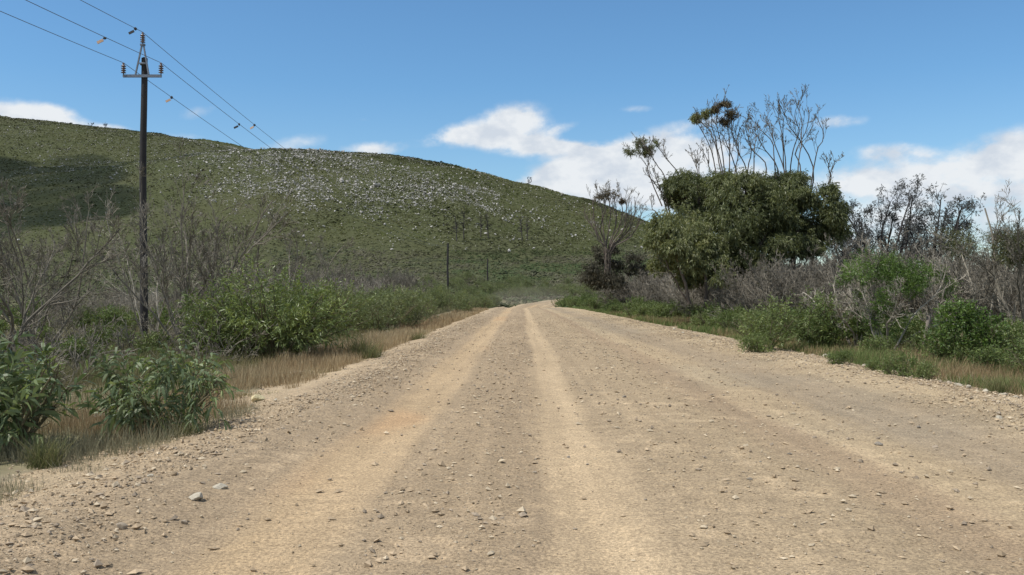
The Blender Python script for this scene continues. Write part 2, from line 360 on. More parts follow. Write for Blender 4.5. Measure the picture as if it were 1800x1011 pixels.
def road_z(u, v, x, y):
    rg = np.interp(u, *U_ROUGH)
    z = np.interp(u + (fbm(u * .3, v * .12, 31) - .5) * .5, *U_Z)
    z = z + rg * ((fbm(x * 3.1, y * 3.1, 41, 3) - .5) * .05 + (fbm(x * 11, y * 11, 43, 3) - .5) * .03) + (fbm(x * .8, y * .8, 47, 3) - .5) * .03
    z = z + (1 - .6 * rg) * .0035 * np.sin(v * 7.5 + 4 * fbm(u * .5, v * .2, 51)) * sstep(-2.5, -1, u)
    return z + .035
def build_road():
    rows = [-12.]
    while rows[-1] < 4: rows.append(rows[-1] + .5)
    v = 4.2
    while v < 140: rows.append(v); v *= 1.0046 if v < 60 else 1.008
    vs = np.array(rows); ts = np.linspace(-6, 9, 400)
    # centre line by arc length beyond the crest
    tt = np.linspace(0, 1, 3000); yy = np.concatenate([np.linspace(-30, 90, 800), np.linspace(90, 142, 2200)]); xx = np.interp(yy, CX_Y, CX_X)
    k = np.ones(81) / 81; xx = np.convolve(np.pad(xx, 40, 'edge'), k, 'valid')
    s = np.concatenate([[0], np.cumsum(np.hypot(np.diff(xx), np.diff(yy)))]) - 30
    cx = np.interp(vs, s, xx); cy = np.interp(vs, s, yy); tx = np.gradient(cx, vs); ty = np.gradient(cy, vs); l = np.hypot(tx, ty); nx, ny = ty / l, -tx / l
    nx = np.where(vs < 88, 1, nx); ny = np.where(vs < 88, 0, ny)
    wl = np.interp(vs, EL_D, EL_X); wr = np.interp(vs, EL_D, ER_X)
    U, Vv = np.meshgrid(ts, vs)
    # stretch across so the sheet's edges follow the road's edges, plus a ragged border
    jag = (fbm(Vv * .7, Vv * 0 + 3, 61) - .5) * .9 * sstep(3, 5, np.abs(U - 1.2))
    off = np.where(U < 0, U / 4.6 * -wl[:, None], U / 8.2 * wr[:, None]) + jag
    X = cx[:, None] + nx[:, None] * off; Y = cy[:, None] + ny[:, None] * off
    Z = terr(X, Y) + road_z(U, Vv, X, Y)
    n, m = X.shape; idx = np.arange(n * m).reshape(n, m)
    Q = np.stack([idx[:-1, :-1], idx[:-1, 1:], idx[1:, 1:], idx[1:, :-1]], -1).reshape(-1, 4)
    # soil colour across the road (smooth clay in the wheel tracks, broken stone between them)
    uu = U + (fbm(U * .5, Vv * .12, 71) - .5) * .45 + (fbm(U * 3, Vv * .6, 73) - .5) * .3
    stops = [-6, -4.6, -3.7, -3.1, -2.25, -1.95, -1.35, -1.1, .22, .42, .82, 1.02, 2.5, 2.9, 3.25, 3.6, 4.1, 4.6, 5.4, 6.0, 7.0, 8.0, 9]
    cols = np.array([(.40, .32, .22), (.41, .33, .225), (.38, .30, .205), (.33, .26, .178), (.345, .268, .18), (.43, .325, .205), (.42, .32, .205), (.34, .265, .178), (.318, .247, .166), (.435, .338, .222), (.445, .348, .23),
            (.35, .275, .184), (.355, .28, .186), (.335, .258, .172), (.32, .244, .163), (.405, .32, .21), (.385, .303, .199), (.325, .26, .18), (.325, .26, .18), (.365, .29, .193), (.40, .32, .212), (.42, .338, .23), (.40, .32, .22)]) * np.array([.885, .87, .85])
    col = np.stack([np.interp(uu, stops, cols[:, i]) for i in range(3)], -1)
    red = sstep(.55, .7, fbm(X * .35, Y * .12, 81)) * sstep(-2.3, -1.8, U) * (1 - sstep(-1.2, -.8, U))
    col = col * (1 + red[..., None] * np.array([.05, -.04, -.10]))
    gry = sstep(.5, .7, fbm(X * .25, Y * .2, 85)) * sstep(2.5, 4, U) * (1 - sstep(6, 7, U))
    col = col * (1 - gry[..., None] * np.array([.09, .06, .02]))
    col = col * (.9 + .2 * fbm(X * 1.1, Y * .5, 91))[..., None]
    col = col * (1 + .26 * (fbm(U * 7, Vv * .22, 75, 3) - .5))[..., None]
    flats = sstep(.56, .68, fbm(X * 1.7, Y * 3.2, 95)) * sstep(.45, .6, fbm(X * .5, Y * .35, 97)) * sstep(.3, .6, np.interp(U, *U_ROUGH))
    col = col * (1 + .22 * flats[..., None])
    mb = MB(); mb.add(np.stack([X, Y, Z], -1), None, Q, col)
    def b(nt, bs):
        a = nt.nodes.new('ShaderNodeVertexColor'); a.layer_name = 'tint'
        f1 = noise(nt, 38, 5, .65); f2 = noise(nt, 5, 6, .65, None, (.8, 1.25, 1)); f3 = noise(nt, 130, 3, .6)
        c_ = mixc(nt, 1., a.outputs[0], ramp(nt, f1, [(.36, (.66, .65, .64)), (.5, (1, 1, 1)), (.64, (1.36, 1.34, 1.3))]), 'MULTIPLY')
        c_ = mixc(nt, 1., c_, ramp(nt, f2, [(.33, (.9, .895, .89)), (.5, (1, 1, 1)), (.68, (1.14, 1.13, 1.11))]), 'MULTIPLY')
        c_ = mixc(nt, 1., c_, ramp(nt, f3, [(.38, (.76, .755, .75)), (.62, (1.22, 1.21, 1.2))]), 'MULTIPLY')
        nt.links.new(c_, bs.inputs['Base Color']); bs.inputs['Roughness'].default_value = .92; bs.inputs['Specular IOR Level'].default_value = .12
        bump(nt, bs, mval(nt, 'ADD', mval(nt, 'MULTIPLY', f1, .7), mval(nt, 'MULTIPLY', f3, .4)), .7, .02)
    tag(link('road', mb.mesh('road', mat('gravel_road', b), True)), kind='structure')
build_road()

def soil(x, y, z):
    """colour of the bare soil and litter, by place"""
    n1 = fbm(x / 3, y / 3, 101)[:, None]; n2 = fbm(x / 25, y / 25, 105)[:, None]; d = np.hypot(x, y)[:, None]
    near = np.array([.20, .165, .115]) * (1 - n1) + np.array([.15, .14, .075]) * n1
    sand = np.array([.345, .28, .195])
    e = np.where(y < 100, np.maximum(edgeL(y) - x, x - edgeR(y)), 5)[:, None]
    c_ = near + (sand - near) * (1 - sstep(.2, 1.3, e + (n1 - .5) * 1.6))
    hill = np.array([.046, .055, .019]) * (1 - n2) + np.array([.062, .064, .028]) * n2
    return c_ + (hill - c_) * sstep(90, 170, d)
def build_ground():
    a1 = np.concatenate([np.arange(-40, 40, .2), np.arange(40, 320, 2.5)]); na = len(a1)
    r = np.concatenate([[0.5], np.geomspace(1.5, 130, 170), np.geomspace(133, 800, 150), np.geomspace(830, 9000, 30)])
    A, Rr = np.meshgrid(R_(1) * a1, r); X = np.sin(A) * Rr; Y = np.cos(A) * Rr
    Z = terr(X, Y)
    # the ground passes below the road sheet
    rd = on_road(X, Y, -.35); Z = Z - np.where(rd, .10, 0)
    n, m = X.shape; idx = np.arange(n * m).reshape(n, m); i2 = np.roll(idx, -1, 1)
    Q = np.stack([idx[:-1], idx[1:], i2[1:], i2[:-1]], -1).reshape(-1, 4)
    cen = np.array([[0, 0, Z[0].mean()]]); T = np.stack([np.full(m, n * m), idx[0], i2[0]], -1)
    mb = MB(); P = np.concatenate([np.stack([X, Y, Z], -1).reshape(-1, 3), cen])
    mb.add(P, T, Q, soil(P[:, 0], P[:, 1], P[:, 2]))
    tag(link('ground', mb.mesh('ground', tintmat('soil', .35, .95, 1.3), True)), kind='structure')
build_ground()

# ------------------------------------------------------------------ small stuff meshes
ICO = np.array([(0, 0, 1), (.894, 0, .447), (.276, .851, .447), (-.724, .526, .447), (-.724, -.526, .447), (.276, -.851, .447), (.724, .526, -.447), (-.276, .851, -.447), (-.894, 0, -.447), (-.276, -.851, -.447), (.724, -.526, -.447), (0, 0, -1)])
ICOF = np.array([(0, 1, 2), (0, 2, 3), (0, 3, 4), (0, 4, 5), (0, 5, 1), (1, 6, 2), (2, 7, 3), (3, 8, 4), (4, 9, 5), (5, 10, 1), (6, 7, 2), (7, 8, 3), (8, 9, 4), (9, 10, 5), (10, 6, 1), (11, 7, 6), (11, 8, 7), (11, 9, 8), (11, 10, 9), (11, 6, 10)])
OCT = np.array([(1, 0, 0), (0, 1, 0), (-1, 0, 0), (0, -1, 0), (0, 0, 1), (0, 0, -1.)]); OCTF = np.array([(0, 1, 4), (1, 2, 4), (2, 3, 4), (3, 0, 4), (1, 0, 5), (2, 1, 5), (3, 2, 5), (0, 3, 5)])
def rocks(mb, P, size, col, base=ICO, faces=ICOF, flat=.55, rough=.22, sink=.15):
    n = len(P); k = len(base); a = rng.uniform(0, 6.28, n); s = np.stack([rng.uniform(.7, 1.4, n), rng.uniform(.6, 1.1, n), rng.uniform(.6, 1.2, n) * flat], -1) * np.broadcast_to(size, n)[:, None]
    V = base[None] * (1 + rng.normal(0, rough, (n, k, 1))) * s[:, None]
    t = rng.normal(0, .25, n)[:, None]; V = np.stack([V[..., 0] * np.cos(t) - V[..., 2] * np.sin(t), V[..., 1], V[..., 0] * np.sin(t) + V[..., 2] * np.cos(t)], -1)
    c_, s_ = np.cos(a)[:, None], np.sin(a)[:, None]
    V = np.stack([V[..., 0] * c_ - V[..., 1] * s_, V[..., 0] * s_ + V[..., 1] * c_, V[..., 2]], -1) + P[:, None] + np.array([0, 0, 1]) * (s[:, 2] * (1 - sink * 2))[:, None, None]
    F_ = faces[None] + (np.arange(n) * k)[:, None, None]
    mb.add(V, F_, None, np.repeat(col, k, 0))
def stonecol(n):
    t = rng.uniform(0, 1, n)[:, None]; g = rng.uniform(.72, 1.12, n)[:, None]
    a = np.array([.37, .285, .19]); b = np.array([.46, .38, .27]); c_ = np.array([.29, .235, .175])
    return np.where(t < .55, a, np.where(t < .8, b, c_)) * g
def uv_of(x, y):     # across-road coordinate, for the straight stretch
    o = x - .0094 * y; wl = np.interp(y, EL_D, EL_X); wr = np.interp(y, EL_D, ER_X)
    return np.where(o < 0, o / -wl * 4.6, o / wr * 8.2)
def surf(x, y):
    u = uv_of(x, y); z = terr(x, y); r = (u > -5.2) & (u < 8.6)
    return z + np.where(r, road_z(u, y, x, y), 0)
def build_gravel():
    mb = MB(); n = 640000; y = 4.5 * (80 / 4.5) ** (rng.uniform(0, 1, n) ** .8); u = rng.uniform(-5.6, 9, n)
    x = .0094 * y + np.where(u < 0, u / 4.6 * -np.interp(y, EL_D, EL_X), u / 8.2 * np.interp(y, EL_D, ER_X))
    w = np.interp(u + (fbm(x, y * .4, 121) - .5) * .7, *U_ROUGH) * (.25 + 1.1 * fbm(x * 1.2, y * .8, 123)); k = rng.uniform(0, 1, n) < w * .62 * (1 - sstep(25, 78, y)); x, y, u = x[k], y[k], u[k]
    s = np.minimum(.0026 * np.exp(rng.exponential(.48, len(x))) * (1 + y * .035) * np.interp(u, [-4.5, -3.2, -2.4, 5.5, 6.5, 9], [1.2, 1.65, .85, .85, 1.6, 1.7]), .035)
    rocks(mb, np.stack([x, y, surf(x, y)], -1), s, stonecol(len(x)), OCT, OCTF, .6, .25)
    tag(link('gravel', mb.mesh('gravel', M['stone'])), 'loose brown gravel scattered over the dirt road', kind='stuff')
build_gravel()

def blades(mb, P, h, w, lean, col):
    n = len(P); a = rng.uniform(0, 6.28, n); D = np.stack([np.cos(a) * lean, np.sin(a) * lean, np.ones(n)], -1) + rng.normal(0, .08, (n, 3))
    sd_ = nrm(np.stack([-np.sin(a) + rng.normal(0, .5, n), np.cos(a) + rng.normal(0, .5, n), np.zeros(n)], -1)); h = h[:, None]; w = np.broadcast_to(w, n)[:, None]
    m = P + D * h * .55; tip = P + D * h + np.stack([np.cos(a) * lean, np.sin(a) * lean, -.25 * lean], -1) * h * .45
    V = np.stack([P - sd_ * w * .5, P + sd_ * w * .5, m + sd_ * w * .4, m - sd_ * w * .4, tip], 1); b = (np.arange(n) * 5)[:, None]
    mb.add(V, b + [[3, 2, 4]], b + [[0, 1, 2, 3]], np.repeat(col, 5, 0))
def grass_patch(name, label, x, y, hmin, hmax, w, lean, c0, c1, thr=0., sc_=.6, seed=0, zoff=0., pad=-.15):
    f = fbm(x * sc_, y * sc_, 140 + seed); k = (f > thr) & ~on_road(x, y, pad) & (np.hypot(x + 4.1, y - 14.6) > .75); x, y, f = x[k], y[k], f[k]
    t = np.clip(rng.normal(.5, .3, len(x)) + (fbm(x * .4, y * .4, 150 + seed) - .5), 0, 1)[:, None]; col = np.array(c0) * (1 - t) + np.array(c1) * t
    h = rng.uniform(hmin, hmax, len(x)) * (.55 + .9 * np.clip((f - thr) / (1 - thr + 1e-6), 0, 1)); mb = MB()
    blades(mb, np.stack([x, y, terr(x, y) + zoff], -1), h, np.maximum(w, y * .00045), rng.uniform(.05, 1, len(x)) * lean, col)
    tag(link(name, mb.mesh(name, M['drygrass'])), label, 'grass', kind='stuff')
def strip(n, d0, d1, o0, o1, left):
    y = d0 * (d1 / d0) ** rng.uniform(0, 1, n); o = rng.uniform(o0, o1, n)
    return (edgeL(y) - o if left else edgeR(y) + o), y
x, y = strip(42000, 10.5, 85, -.15, 1.9, True)
grass_patch('dry_grass', 'knee high reddish brown dry grass beside the left edge of the road', x, y, .14, .46, .005, .4, (.25, .17, .09), (.41, .335, .205), .40, 1.1, 1)
x, y = strip(14000, 6.8, 13, -.6, 1.8, True)
grass_patch('grey_grass', 'thin grey green grass in the left foreground below the leafy bushes', x, y, .15, .42, .005, .5, (.19, .185, .12), (.30, .27, .17), .42, .9, 2, .0, -.75)
x, y = strip(26000, 9, 40, 1.6, 9, True)
grass_patch('wild_grass', 'olive and brown grass between the bushes left of the road', x, y, .2, .5, .006, .4, (.12, .125, .05), (.25, .20, .11), .36, .4, 3)
n_ = 90000; y = 18 * (95 / 18.) ** rng.uniform(0, 1, n_); x = edgeL(y) - 3 - rng.exponential(9, n_)
grass_patch('rank_grass', 'olive and grey grass filling the flat ground under the dead trees at left', x, y, .2, .6, .008, .5, (.10, .12, .045), (.24, .21, .13), .3, .5, 8)
x, y = strip(52000, 13.5, 96, -.15, 2.4, False)
grass_patch('verge_grass', 'fresh green grass and weeds in a ragged strip along the right road edge', x, y, .10, .42, .008, .6, (.085, .13, .035), (.19, .215, .085), .40, .55, 9)
x, y = strip(44000, 13, 70, -.05, 5.0, False)
grass_patch('straw_grass', 'straw coloured dry grass along the right edge of the road', x, y, .15, .45, .006, .4, (.22, .15, .08), (.36, .29, .165), .38, .6, 4)
x, y = strip(24000, 15, 60, 2., 11, False)
grass_patch('mixed_grass', 'green and brown grass under the scrub right of the road', x, y, .2, .55, .006, .4, (.10, .12, .04), (.24, .20, .10), .36, .4, 5)
x, y = strip(8000, 11, 26, -.35, .9, True)
grass_patch('short_grass', 'short green grass creeping onto the left gravel edge', x, y, .04, .13, .006, .7, (.15, .16, .06), (.26, .23, .11), .48, .8, 6)

def build_scrub():
    n = 170000; p = rng.uniform(-700, 1750, n); R2 = np.where(p < 480, 630, np.interp(p, RB_P, RB_R) + 12)
    y = np.sqrt(rng.uniform(0, 1, n) * (R2 ** 2 - 92. ** 2) + 92. ** 2); x = (p - 900) / F * y; k = ~on_road(x, y, 1.)
    x, y, p = x[k], y[k], p[k]; z = terr(x, y); yy = 512 - F * (z - CAMH) / y
    k = rng.uniform(0, 1, len(x)) < np.where(yy > 440, 1, .75) * np.where(p > 1200, .5, 1); x, y, z, yy, p = x[k], y[k], z[k], yy[k], p[k]; n = len(x)
    a = fbm(x / 16, y / 16, 201)[:, None]; b = fbm(x / 45, y / 45, 207)[:, None]; t = rng.uniform(0, 1, (n, 1))
    hill = np.array([.048, .064, .017]) * (1 - a) + np.array([.068, .067, .027]) * a; hill = hill * (1 + (b - .5) * .7) + (t > .8) * np.array([.04, .035, .03])
    g = sstep(.40, .56, a) * np.where(p < 780, .6, 1.)[:, None]; valley = np.array([.105, .102, .068]) * (1 - g) + np.array([.066, .092, .04]) * g
    w = sstep(415, 455, yy + (b[:, 0] - .5) * 60)[:, None]; hill = hill * (.62 + .85 * sstep(.36, .62, fbm(x / 38, y / 60, 211)))[:, None]; col = (hill * (1 - w) + valley * w) * rng.uniform(.78, 1.2, (n, 1))
    tall = (rng.uniform(0, 1, n) < .025) & (fbm(x / 12, y / 18, 215) > .5); col[tall] *= .62
    s = np.where(tall, 2.1, 1.) * rng.uniform(.2, .46, n) * np.where(yy > 440, 1.25, 1) * (1 + y / 900); m = 5
    d = nrm(rng.normal(size=(n, m, 3))); d[..., 2] = np.abs(d[..., 2]); Pc = np.stack([x, y, z], -1)[:, None] + d * s[:, None, None] * rng.uniform(.4, 1, (n, m, 1)) * np.array([1, 1, .6])
    d = nrm(d + np.array([-.5, -.25, .9])); e1 = nrm(np.cross(d, rng.normal(size=d.shape))); e2 = nrm(np.cross(d, e1) + d * .3); h = (s[:, None] * rng.uniform(.3, .6, (n, m)))[..., None]
    V = np.stack([Pc - e1 * h, Pc - e2 * h * .7, Pc + e1 * h, Pc + e2 * h * .7], 2).reshape(-1, 3)
    mb = MB(); mb.add(V, None, np.arange(len(V)).reshape(-1, 4), np.repeat(col * 1., m * 4, 0) * np.repeat(rng.uniform(.8, 1.2, (n * m, 1)), 4, 0))
    tag(link('scrub', mb.mesh('scrub', M['scrub'])), 'low olive scrub covering the valley and the rocky hillside', 'scrub', kind='stuff')
build_scrub()

def rock_density(p, yy):
    def e(px, y, rx, ry): return np.exp(-((p - px) / rx) ** 2 - ((yy - y) / ry) ** 2)
    ln = np.exp(-((yy - (275 + (p - 560) * .27)) / 13) ** 2) * ((p > 540) & (p < 880))
    ln2 = np.exp(-((yy - (322 + (p - 620) * .18)) / 14) ** 2) * ((p > 590) & (p < 760))
    return .010 + .75 * e(490, 310, 105, 42) + .9 * e(545, 345, 28, 16) + .8 * ln + 1. * ln2 + .22 * e(690, 345, 130, 40) + .06 * e(880, 385, 150, 40) + .05 * e(200, 270, 200, 40) + .1 * e(40, 235, 60, 10)
def build_hillrocks():
    n = 300000; p = rng.uniform(-300, 1150, n); y = np.sqrt(rng.uniform(0, 1, n) * (600. ** 2 - 200. ** 2) + 200. ** 2); x = (p - 900) / F * y; z = terr(x, y); yy = 512 - F * (z - CAMH) / y
    k = (rng.uniform(0, 1, n) < rock_density(p, yy) * 2. * (.3 + 1.3 * sstep(.42, .6, fbm((x + .6 * y) / 5, (y - .5 * x) / 16, 231)))) & (yy < 445); x, y, z, p, yy = x[k], y[k], z[k], p[k], yy[k]; n = len(x)
    s = .085 * np.exp(rng.exponential(.42, n)); s = np.minimum(s, .45); g = rng.uniform(.75, 1.15, (n, 1))
    mb = MB(); rocks(mb, np.stack([x, y, z + .35], -1), s, np.array([.42, .40, .37]) * g, flat=.7, rough=.25)
    tag(link('hillside_rocks', mb.mesh('hillside_rocks', M['hillstone'])), 'countless small pale grey rocks strewn over the hillside', 'rocks', kind='stuff')
    # the larger ones singly
    i = np.argsort(-rock_density(p, yy) * rng.uniform(.4, 1, n))[:400]; i = rng.choice(i, 45, False); me = []
    for j in range(5):
        m_ = MB(); rocks(m_, np.zeros((1, 3)), np.array([.8]), np.full((1, 3), .42) * [1, .94, .86], flat=.6, rough=.2); me.append(m_.mesh('hill_rock', M['hillstone']))
    for j, k in enumerate(i):
        o = link('hill_rock', me[j % 5]); o.location = (x[k], y[k], z[k] + .3); o.rotation_euler = (0, 0, rng.uniform(0, 6)); o.scale = (rng.uniform(.8, 1.6),) * 3
        tag(o, 'larger pale rock cropping out on the stony hillside', 'rock', 'rock outcrops on the hillside')
    # white stones of the clearing beyond the big bush
    m_ = MB(); n = 700; px = rng.uniform(555, 645, n); d = rng.uniform(112, 150, n); xx = (px - 900) / F * d; zz = terr(xx, d)
    rocks(m_, np.stack([xx, d, zz + .25], -1), rng.uniform(.15, .45, n), np.array([.42, .39, .34]) * rng.uniform(.8, 1.2, (n, 1)), flat=.6)
    tag(link('clearing_stones', m_.mesh('clearing_stones', M['hillstone'])), 'strip of pale stones in a clearing behind the large green bush', 'stones', kind='stuff')
build_hillrocks()
def cloud(x, y, alt, parts):
    import bmesh
    sh = alt / math.tan(R_(SUN_EL)); bx, by = x + sin(R_(SUN_AZ)) * sh, y + cos(R_(SUN_AZ)) * sh
    bm = bmesh.new()
    for (dx, dy, rx, ry) in parts:
        g = bmesh.ops.create_icosphere(bm, subdivisions=4, radius=1)
        for v in g['verts']: v.co = Vector((dx + v.co.x * rx, dy + v.co.y * ry, max(v.co.z, -.25) * min(rx, ry) * .8))
    P = np.array([v.co for v in bm.verts]); k = (fbm(P[:, 0] / 22, P[:, 1] / 22 + P[:, 2] / 30, 301, 5) - .5) * 26
    for v, q in zip(bm.verts, k): v.co *= 1 + q / 70
    me = bpy.data.meshes.new('cloud'); bm.to_mesh(me); bm.free()
    for p in me.polygons: p.use_smooth = True
    def f(nt, bs):
        v = nt.nodes.new('ShaderNodeVolumePrincipled'); v.inputs['Color'].default_value = (.98, .98, .98, 1); v.inputs['Density'].default_value = .06
        nt.nodes.remove(bs); nt.links.new(v.outputs[0], nt.nodes['Material Output'].inputs['Volume'])
    me.materials.append(mat('cloud_white', f)); o = link('cloud', me); o.location = (bx, by, alt); tag(o, kind='structure')
cloud(-165, 388, 420, [(-10, -10, 40, 72), (-60, 0, 60, 96), (30, 44, 34, 16), (-18, 92, 18, 26), (-110, 20, 60, 92), (-20, -62, 44, 34), (10, -25, 30, 40), (-20, -105, 50, 50), (-75, -110, 60, 50), (22, -75, 36, 40)])

# ------------------------------------------------------------------ power line
def lathe(prof, k=14):
    a = np.arange(k) * 2 * pi / k; p = np.array(prof, float); V = np.stack([p[:, 0:1] * np.cos(a), p[:, 0:1] * np.sin(a), np.repeat(p[:, 1:2], k, 1)], -1)
    i = np.arange(len(p) * k).reshape(len(p), k); A = i[:-1]; B = np.roll(A, -1, 1); D = i[1:]; E = np.roll(D, -1, 1)
    return V.reshape(-1, 3), None, np.stack([A, B, E, D], -1).reshape(-1, 4)
def box(a, b, w, h):
    """a beam from a to b, w wide and h deep"""
    a = np.array(a, float); b = np.array(b, float); t = nrm(b - a); r = np.array([0, 0, 1.]) if abs(t[2]) < .9 else np.array([0, 1., 0]); u = nrm(np.cross(t, r)); v = np.cross(u, t)
    V = [q + u * sx * w / 2 + v * sy * h / 2 for q in (a, b) for sx, sy in ((-1, -1), (1, -1), (1, 1), (-1, 1))]
    return np.array(V), None, np.array([(0, 3, 2, 1), (4, 5, 6, 7), (0, 1, 5, 4), (1, 2, 6, 5), (2, 3, 7, 6), (3, 0, 4, 7)])
def insulator_mesh():
    p = [(.0, 0), (.02, 0), (.02, .06)]
    for i in range(4): z = .06 + i * .085; p += [(.035, z), (.095, z + .012), (.10, z + .025), (.045, z + .06)]
    p += [(.04, .41), (.05, .44), (.03, .47), (0, .475)]
    return MB().add(*lathe(p)).mesh('insulator', M['porcelain'], True)
INS = insulator_mesh()
def pole_mesh(h, r0, r1):
    p = np.stack([np.array([.03 * sin(i * .7), .02 * cos(i), h * i / 12 - (.3 if i == 0 else 0)]) for i in range(13)])[None]; mb = MB().add(*tubes(p, np.linspace(r0, r1, 13)[None], 16))
    mb.add(*lathe([(0, h - .005), (r1 * .98, h - .01), (r1 * .6, h + .03), (0, h + .035)], 16)); mb.V[-1] += [.03 * sin(8.4), .02 * cos(12), 0]
    return mb.mesh('pole', M['poletar'], True)
P1 = at(252, 36); P2 = at(787, 150); P3 = at(857, 175)
ph = CAMH + (512 - 102) / F * 36 - P1[2]
def power_pole(loc, h, r0, r1, label, head=True):
    t = thing('power_pole', label, 'utility pole', loc, 0, 1); link('pole', pole_mesh(h, r0, r1), t)
    if head:
        zc = h - .74
        link('crossarm', MB().add(*box((-.76, -.14, zc), (.76, -.14, zc), .07, .11)).mesh('crossarm', M['steel']), t)
        for s in (-1, 1): link('brace', MB().add(*box((s * .26, -.15, zc + .06), (s * .03, -.1, h + .5), .05, .06)).mesh('brace', M['steel']), t)
        link('cap_plate', MB().add(*box((-.09, -.1, h + .5), (.09, -.1, h + .5), .1, .08)).mesh('cap_plate', M['steel']), t)
        link('clamp_band', MB().add(*lathe([(r1 + .0, h - .28), (r1 + .025, h - .28), (r1 + .025, h - .2), (r1, h - .2)], 16)).mesh('clamp_band', M['steel'], True), t)
        link('tie_bar', MB().add(*box((-.14, -.16, h - .24), (.14, -.16, h - .24), .03, .05)).mesh('tie_bar', M['steel']), t)
        for q in ((-.74, -.14, zc + .05), (.74, -.14, zc + .05), (0, -.1, h + .53)): link('insulator', INS, t).location = q
    return t
power_pole(P1, ph, .155, .115, 'tall dark wooden power pole with steel crossarm standing left of the road')
h2 = CAMH + (512 - 428) / F * 150 - P2[2]; h3 = CAMH + (512 - 455) / F * 175 - P3[2]
power_pole(P2, h2, .17, .15, 'thin dark pole in the valley, the taller of two', False)
power_pole(P3, h3, .14, .12, 'short thin dark pole in the valley near the road bend', False)
ATT = []
for dx, dz in ((-.74, -.22), (.74, -.22), (0, 1.0)):
    ATT.append([np.array([P1[0] - 1.5 + dx, P1[1] - 128, P1[2] + ph + dz]), np.array([P1[0] + dx, P1[1] - .13, P1[2] + ph + dz]), np.array([P2[0] + dx * .8, P2[1], P2[2] + h2 + dz * .5 - .3])])
WPTS = []
for a in ATT:
    pts = []
    for (q0, q1), sag in ((a[:2], 2.3), (a[1:], 2.0)):
        t = np.linspace(0, 1, 90)[:, None]; pts.append(q0 * (1 - t) + q1 * t - np.array([0, 0, 4 * sag]) * t * (1 - t))
    WPTS.append(np.concatenate([pts[0], pts[1][1:]]))
for w, lb in zip(WPTS, ('lowest power line wire on the left insulator of the pole', 'middle power line wire on the right insulator of the pole', 'top power line wire on the uppermost insulator of the pole')):
    tag(link('power_wire', MB().add(*tubes(w[None], np.full((1, len(w)), .011), 5)).mesh('power_wire', M['wire'])), lb, 'wire')
def flapper(wi, px, dark, label):
    w = WPTS[wi]; f = w[:, 1] > 15; xs = 900 + F * w[f, 0] / w[f, 1]; q = np.array([np.interp(px, xs, w[f, i]) for i in range(3)])
    t = thing('bird_flapper', label, 'bird flapper', q, rng.uniform(-.3, .3), 1, 'bird flappers on the wires')
    mb = MB(); rocks(mb, np.array([[0, 0, -.09]]), np.array([.075]), np.array([[.1, .1, .1]]), flat=1., rough=.05, sink=0); link('clamp', MB().add(mb.V[0], mb.T[0]).mesh('clamp', M['tagdark']), t)
    link('flap', MB().add(*box((-.05, 0, -.10), (-.25, .04, -.2), .03, .09)).mesh('flap', M['tagdark' if dark else 'tagorange']), t)
flapper(1, 183, False, 'bird flapper with orange tag on the middle wire left of the pole'); flapper(2, 237, True, 'dark bird flapper on the top wire just left of the pole')
flapper(0, 301, False, 'bird flapper with pale tag on the lowest wire right of the pole'); flapper(1, 420, True, 'dark bird flapper on the middle wire far right of the pole'); flapper(2, 447, False, 'bird flapper with small orange tag on the top wire right of the pole')

# ------------------------------------------------------------------ plants: kinds
def wattle(w, h, nsh, per, L, W, m='wattle', droop=.25, nb=14, sl=.32, full=True, stems=10, upb=.4, hang=0.):
    fb = MB(); tb = MB(); bl = blobs_on(0, 0, h * .5, w * .5, w * .5, h * .5, nb, (.34, .55), -.75)
    leafmass(fb, bl, nsh, per, sl, L, W, droop, upb, full, tb, hang)
    a = rng.uniform(0, 6.28, stems); S = np.stack([np.cos(a) * w * .06, np.sin(a) * w * .06, np.full(stems, -.05)], -1); D = np.stack([np.cos(a) * w * .4, np.sin(a) * w * .4, np.full(stems, h * .7)], -1)
    skeleton(S, D, np.linalg.norm(D, axis=1) * .95, np.full(stems, .011 * h + .004), [dict(k=5, lf=.4, wig=.12)], 7, .08, .0, mb=tb)
    return [('foliage', fb.mesh('foliage', M[m])), ('stems', tb.mesh('stems', M['twig']))]
def dead_tree(h, spread, ns, r, m='dead', k=(6, 5, 4), up=.03, wig=.11, lean=(0, 0), rmin=.005):
    a = np.arange(ns) * 2 * pi / ns + rng.normal(0, .35, ns); o = rng.uniform(.35, 1, ns) * spread
    S = np.stack([np.cos(a) * r * 1.2, np.sin(a) * r * 1.2, np.full(ns, -.1)], -1); D = np.stack([np.cos(a) * o + lean[0], np.sin(a) * o + lean[1], np.ones(ns)], -1)
    mb, lv = skeleton(S, D, h * rng.uniform(.65, 1.05, ns) * np.sqrt(1 + .3 * o ** 2), r * rng.uniform(.5, 1., ns), [], 13, wig, up)
    tw = MB(); p, rr = lv[0]
    for j, kk in enumerate(k):
        S, D, L, Rr = branch(p, rr, kk, .3 if j == 0 else .2, 1, .25, .8, (.38, .5, .55, .6)[j])
        p = grow(S, D, L, 6, .17, .05); rr = np.maximum(taper(Rr, 6, .35), rmin); (mb if j == 0 else tw).add(*tubes(p, rr, 4 if j == 0 else 3))
    return [('trunk', mb.mesh('trunk', M[m])), ('twigs', tw.mesh('twigs', M[m]))]

